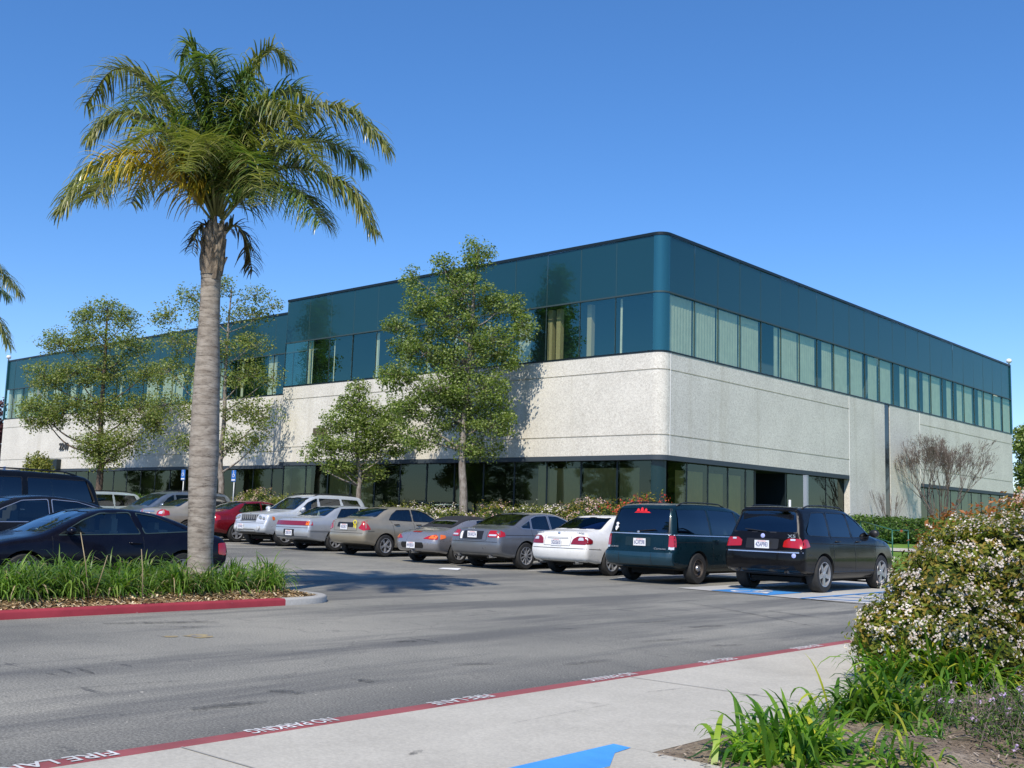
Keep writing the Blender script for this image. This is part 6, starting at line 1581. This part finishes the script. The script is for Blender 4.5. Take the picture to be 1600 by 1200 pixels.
# ---- ground cover with lilac flowers
r = random.Random(17); v, f, fv, ff = [], [], [], []; st = MB()
c0 = G(1570, 1150, .2)
for _ in range(1350):
    x, y = float(c0[0])+r.gauss(.25, .6), float(c0[1])+r.gauss(.1, .75)
    q = G(1480, 1150, .2)
    if x*RT.x+y*RT.y < float(q[0])*RT.x+float(q[1])*RT.y-.05+r.random()*.25: continue
    z = bedz(x, y); d = (ru(r)*.8+Vector((0, 0, .5))).normalized(); L = r.uniform(.10, .24); p = Vector((x, y, z))
    st.tube([p, p+d*L*.5+Vector((0, 0, .01)), p+d*L], .0022, n=3, cap=False)
    for k in range(16):
        q_ = p+d*L*(k/15)+ru(r)*.018; leaf(v, f, q_, ru(r)+Vector((0, 0, .7)), .026*r.uniform(.6, 1.3), .012, r)
    if r.random() < .10:
        for _2 in range(16): leaf(fv, ff, p+d*L+ru(r)*.020, ru(r)+Vector((0, 0, .8)), .017, .014, r)
cvr = empty('ground_cover', (0, 0, 0)); tag(cvr, 'low trailing ground cover with small lilac flowers in the bottom right corner', 'ground cover', kind='stuff')
m = MB(); m.v = v; m.f = f; m.build('foliage', M['hedgeG'], cvr); m = MB(); m.v = fv; m.f = ff; m.build('flowers', M['lilac'], cvr); st.build('stems', M['twig'], cvr)

# ---- palms
def make_palm():
    base = Vector((-14.0, 8.9, .16)); root = tag(empty('palm_tree', base), 'tall queen palm with arching fronds and grey ringed trunk in the kerbed island', 'palm tree')
    def P(px, py, w=0): return VP(px, py, base, w)-base
    tp = catmull([Vector((0, 0, -.2))]+[P(px, py) for px, py in ((313, 860), (316, 780), (319, 700), (323, 600), (327, 500), (330, 430), (333, 395), (338, 350))], 6)
    tab = [(-.2, .25), (.1, .205), (.5, .178), (1.2, .200), (2.0, .218), (3.0, .195), (3.9, .158), (4.55, .145), (4.8, .155), (5.1, .145), (5.6, .08)]
    m = MB(); m.tube(tp, [interp(p.z, tab) for p in tp], n=20); m.build('trunk', M['palm'], root, smooth=True)
    r = random.Random(4); m = MB()
    for k in range(46):
        t = k/45; z = 4.72+.62*t; p0 = min(tp, key=lambda q: abs(q.z-z)); a = k*2.4+r.uniform(-.2, .2); rd = interp(z, tab)*.92; o = Vector((math.cos(a), math.sin(a), 0)); s_ = Vector((-o.y, o.x, 0))
        L = r.uniform(.2, .36); wv = r.uniform(.05, .085); pts = [p0+o*rd+Vector((0, 0, -.08)), p0+o*(rd+.02)+Vector((0, 0, L*.4)), p0+o*(rd+r.uniform(.0, .07))+Vector((0, 0, L))]
        vs = []
        for i, q in enumerate(pts):
            ww = wv*(1-.33*i); vs += [q+s_*ww, q+o*.03, q-s_*ww]
        m.add(vs, [(3*i+j, 3*i+j+1, 3*i+j+4, 3*i+j+3) for i in range(2) for j in range(2)])
    m.build('leaf_bases', M['boot'], root, smooth=False)
    def frond(pts, wtip, mat, ll=.62, nl=80, dens=1.0, droop=1.0, seed=0, name='frond'):
        r = random.Random(seed+100); n = len(pts); raw = [P(px, py, wtip*(i/(n-1))**1.2) for i, (px, py) in enumerate(pts)]
        c = catmull(raw, 12); L = [0]
        for a, b_ in zip(c, c[1:]): L.append(L[-1]+(b_-a).length)
        T = L[-1]
        m1 = MB(); m1.tube(c[::3]+[c[-1]], [.022*(1-.85*i/(len(c[::3]))) for i in range(len(c[::3])+1)], n=6)
        fr = m1.build(name, M['rachis'], root, smooth=True)
        mb = MB(); ml = mat if isinstance(mat, (tuple, list)) else (mat,)
        mbs = [MB() for _ in ml]
        for side in (1, -1):
            for k in range(nl):
                t = .12+.88*(k+r.random()*.8)/nl; s = t*T; i = max(j for j in range(len(L)) if L[j] <= s+1e-6); i = min(i, len(c)-2)
                p = c[i].lerp(c[i+1], min(1, (s-L[i])/max(1e-6, L[i+1]-L[i]))); tg = (c[i+1]-c[i]).normalized()
                sd_ = tg.cross(Vector((0, 0, 1))); sd_ = sd_.normalized() if sd_.length > .15 else RT.copy(); up = sd_.cross(tg).normalized()
                if up.z < 0: up = -up
                an = r.uniform(-.35, .8); d = (sd_*side*math.cos(an)+up*math.sin(an)*.9+tg*r.uniform(.35, .75)).normalized()
                env = math.sin(PI*min(1, .14+.80*t))**.6; l_ = ll*env*r.uniform(.8, 1.15); w = .024*r.uniform(.7, 1.25)
                seg = 5; vs = []; g = droop*r.uniform(.5, 1.3); q = p.copy(); fs_ = d.cross(Vector((0, 0, 1)))
                if fs_.length < .1: fs_ = tg.copy()
                fs_.normalize(); fs_ = (fs_+ru(r)*.35).normalized()
                for j in range(seg+1):
                    u = j/seg; hw = w*.5*(1-u**2.2)+.002; vs += [tuple(q+fs_*hw), tuple(q-fs_*hw)]
                    q = q+d*l_/seg; d = (d+Vector((0, 0, -g*.34*(.6+u)))).normalized()
                ib = 0 if len(ml) == 1 else (0 if t+r.uniform(-.18, .18) < .62 else 1)
                mbs[ib].add(vs, [(2*j, 2*j+1, 2*j+3, 2*j+2) for j in range(seg)])
        for b2, mm in zip(mbs, ml):
            if b2.v: b2.build('leaflets', mm, fr, smooth=True)
    G_, O_, Y_, D_ = M['frond'], M['frondO'], M['frondY'], M['frondD']
    F = [([(334, 345), (296, 272), (228, 238), (150, 258), (94, 330)], .7, (Y_, O_)), ([(334, 348), (285, 290), (225, 262), (170, 275), (140, 310)], 1.2, (Y_, O_)),
         ([(334, 340), (292, 225), (240, 135), (180, 108), (133, 165)], -.5, O_), ([(334, 340), (285, 240), (225, 185), (175, 180), (140, 215)], .4, (G_, O_)), ([(335, 340), (300, 215), (262, 160), (225, 150), (200, 180)], -1.4, G_),
         ([(338, 335), (330, 210), (314, 120), (296, 68), (283, 88)], -.1, G_), ([(338, 335), (342, 200), (338, 130), (325, 88), (318, 100)], .8, G_),
         ([(341, 335), (362, 205), (392, 118), (425, 78), (455, 98)], -.3, (G_, O_)), ([(341, 335), (376, 230), (420, 160), (462, 140), (492, 176)], -1.1, G_), ([(341, 336), (372, 225), (402, 170), (440, 165), (462, 200)], .9, (G_, O_)),
         ([(344, 340), (395, 235), (470, 168), (550, 178), (606, 232)], .4, (O_, O_)), ([(344, 342), (405, 268), (462, 226), (525, 226), (575, 262)], -.9, G_),
         ([(344, 348), (395, 292), (455, 262), (540, 290), (583, 360)], .0, (G_, O_)), ([(344, 350), (385, 305), (430, 290), (475, 310), (505, 350)], 1.2, G_),
         ([(337, 338), (328, 250), (318, 215), (300, 225), (290, 270)], 2.4, O_), ([(341, 338), (366, 255), (388, 240), (405, 270), (412, 320)], 2.2, (G_, O_)), ([(340, 336), (345, 245), (352, 205), (362, 215), (372, 250)], -2.3, G_),
         ([(338, 336), (312, 250), (292, 225), (275, 240), (262, 280)], -2.1, G_), ([(339, 336), (340, 250), (343, 190), (346, 140)], .2, G_),
         ([(336, 340), (305, 260), (270, 215), (235, 205), (205, 232)], 1.6, (G_, O_)), ([(343, 338), (380, 262), (425, 225), (470, 230), (505, 262)], 1.7, (O_, O_)), ([(337, 338), (320, 225), (300, 150), (278, 120), (262, 145)], .9, G_), ([(342, 338), (368, 250), (392, 195), (425, 190), (450, 230)], -1.8, G_), ([(336, 342), (300, 285), (262, 262), (225, 280), (205, 318)], -.9, (G_, O_)), ([(340, 336), (352, 210), (366, 140), (385, 120), (402, 150)], .4, G_)]
    for i, (pts, w, mt_) in enumerate(F): frond(pts, w, mt_, seed=i, ll=.74 if i < 14 else .60, nl=165 if i < 14 else 115, droop=1.45 if i < 14 else .8)
    frond([(346, 372), (368, 352), (386, 378), (394, 425)], -.3, D_, ll=.42, nl=46, seed=40); frond([(335, 368), (318, 350), (306, 368), (300, 395)], .2, D_, ll=.32, nl=34, seed=41)
    return root
palm = make_palm()
p2 = copy_tree(palm); p2['label'] = 'second palm outside the left edge, only a drooping frond in view'
q = at(-178, 27, 0); p2.location = (q.x, q.y, -.75); p2.rotation_euler = (0, 0, .25); p2.scale = (1.1, 1.1, 1.13)

# ---- signs, posts, rail, bollard, litter
def access_sign(label, px, pyt, y=25.75, hh=.46, w=.30):
    c = PY(px, pyt, y); x, zt = float(c[0]), float(c[2]); root = tag(empty('parking_sign', (x, y, lotz(x))), label, 'sign', 'blue accessible parking signs')
    m = MB(); m.tube([(0, 0, 0), (0, 0, zt-lotz(x))], .028, n=8); m.build('post', M['galv'], root, smooth=True)
    z = zt-lotz(x)-hh/2; m = MB(); m.box((0, -.04, z), (w/2, .008, hh/2)); pl = m.build('sign_panel', M['signblue'], root)
    b = MB(); wheelchair(b, 0, 0, .26, 0); b.v = [(vx, -.053-vz*.2, z+.07+vy) for vx, vy, vz in b.v]
    b.add([(-w/2+.02, -.0525, z-hh/2+.03), (w/2-.02, -.0525, z-hh/2+.03), (w/2-.02, -.0525, z-hh/2+.09), (-w/2+.02, -.0525, z-hh/2+.09)], [(0, 1, 2, 3)])
    b.build('wheelchair_symbol', M['signwhite'], pl); return root
access_sign('blue accessible parking sign on a post, right of the palm trunk', 367, 735)
access_sign('blue accessible parking sign just left of the palm trunk', 288, 734)
access_sign('blue accessible parking sign at the far left edge above the big dark SUV', 8, 729)
c = PY(1259, 744, 26.6); x0 = float(c[0]); m = MB(); m.box((0, 0, (float(c[2])-.1)/2), (.05, .05, (float(c[2])-.1)/2)); m.box((0, 0, float(c[2])-.1+.012), (.056, .056, .012))
tag(m.build('white_post', M['galv'], loc=(x0, 26.6, .1)), 'tall pale grey square post behind the roof of the black SUV', 'post')
c = PX(1234, 781, -15.5); m = MB(); m.tube([(0, 0, 0), (0, 0, float(c[2])-.4)], .04, n=10)
tag(m.build('short_post', M['signwhite'], loc=(-15.5, float(c[1]), .4), smooth=True, angle=40), 'short white post before the dark entrance', 'post')
root = tag(empty('handrail', (-14, 34.2, lawnz(-14, 34.2))), 'green painted tubular handrail beside the hedge', 'handrail'); O = Vector((-14, 34.2, lawnz(-14, 34.2)))
A = Vector(PX(1345, 814, -17.2)); B = Vector(PX(1394, 828, -14)); C_ = Vector(PX(1419, 829, -14)); m = MB()
m.tube([A-O, B-O, C_-O, Vector((C_.x, C_.y, C_.z-.12))-O], .022, n=8); m.tube([A-O-Vector((0, 0, .42)), B-O-Vector((0, 0, .42))], .016, n=8); m.build('rail', M['railm'], root, smooth=True)
for q in (A, A.lerp(B, .5), B, C_):
    m = MB(); m.tube([q-O, Vector((q.x, q.y, lawnz(q.x, q.y)-.05))-O], .022, n=8); m.build('post', M['railm'], root, smooth=True)
c = PX(1442, 838, -12.6); bx, by = -12.6, float(c[1]); bz = lawnz(bx, by); hgt = float(c[2])-bz
root = tag(empty('bollard', (bx, by, bz)), 'black cylindrical bollard light with pale cap on the lawn', 'bollard')
m = MB(); m.lathe([(.085, -.1), (.085, hgt-.12), (.07, hgt-.11), (.07, hgt-.05), (.088, hgt-.045), (.088, hgt-.01), (0, hgt)], None, 18); m.build('post', M['bollm'], root, smooth=True, angle=40)
m = MB(); m.lathe([(.08, hgt-.008), (.07, hgt+.012), (0, hgt+.02)], None, 18); m.build('cap', M['galv'], root, smooth=True, angle=40)
g = G(698, 891); m = MB(); m.add([(0, 0, .01), (.62, .06, .012), (.60, .20, .05), (.02, .14, .03)], [(0, 1, 2, 3)]); m.add([(0, 0, .006), (.02, .14, .022), (.60, .20, .042), (.62, .06, .006)], [(0, 1, 2, 3)])
tag(m.build('paper_scrap', M['signwhite'], loc=(float(g[0])-.3, float(g[1]), lotz(float(g[0])))), 'flattened white paper scrap lying on the asphalt before the silver roadster', 'litter')
#</VEG>

# ------------------------------------------------------------------ camera, light, sky
cam = bpy.data.cameras.new('camera'); co = bpy.data.objects.new('camera', cam); COL.objects.link(co)
mt = Matrix.Identity(4)
for r_ in range(3):
    for c_ in range(3): mt[r_][c_] = float(RC.T[r_][c_])
mt.translation = Vector(EYE); co.matrix_world = mt
cam.sensor_width = 36; cam.lens = 36*FPX/1600; cam.clip_end = 6000; cam.clip_start = .1
scn.camera = co
SEL, SAZ = math.radians(47), (-.43, .90)      # elevation; direction in which shadows fall
sd = Vector((SAZ[0]*math.cos(SEL), SAZ[1]*math.cos(SEL), -math.sin(SEL))).normalized()
sl = bpy.data.lights.new('sun', 'SUN'); sl.energy = 4.2; sl.angle = math.radians(.55); sl.color = (1, .915, .79)
so = bpy.data.objects.new('sun', sl); COL.objects.link(so); so.rotation_euler = sd.to_track_quat('-Z', 'Y').to_euler(); so.location = (0, -20, 40)
wd = bpy.data.worlds.new('World'); scn.world = wd; wd.use_nodes = True
nt = wd.node_tree; nt.nodes.clear()
sky = nt.nodes.new('ShaderNodeTexSky'); sky.sky_type = 'NISHITA'; sky.sun_disc = False
sky.sun_elevation = SEL; sky.sun_rotation = math.atan2(-sd.x, -sd.y)
sky.altitude = 1600; sky.air_density = 1.25; sky.dust_density = .12; sky.ozone_density = 2.2
hs = nt.nodes.new('ShaderNodeHueSaturation'); hs.inputs['Saturation'].default_value = 1.26
bg = nt.nodes.new('ShaderNodeBackground'); bg.inputs['Strength'].default_value = .142
wo = nt.nodes.new('ShaderNodeOutputWorld')
tn = mix(nt, 1.0, sky.outputs[0], (.98, .955, 1.05), 'MULTIPLY')
tc = nt.nodes.new('ShaderNodeTexCoord'); sz = nt.nodes.new('ShaderNodeSeparateXYZ'); nt.links.new(tc.outputs['Generated'], sz.inputs[0])
gr = ramp(nt, sz.outputs['Z'], [(.0, (.70, .78, .90)), (.16, (.86, .90, .96)), (.45, (1, 1, 1))])
tn = mix(nt, 1.0, tn, gr, 'MULTIPLY'); nt.links.new(tn, hs.inputs['Color']); nt.links.new(hs.outputs[0], bg.inputs['Color']); nt.links.new(bg.outputs[0], wo.inputs['Surface'])
scn.view_settings.view_transform = 'Standard'; scn.view_settings.look = 'None'; scn.view_settings.exposure = .22; scn.view_settings.gamma = 1
scn.cycles.max_bounces = 8; scn.cycles.transparent_max_bounces = 16; scn.cycles.caustics_reflective = False; scn.cycles.caustics_refractive = False
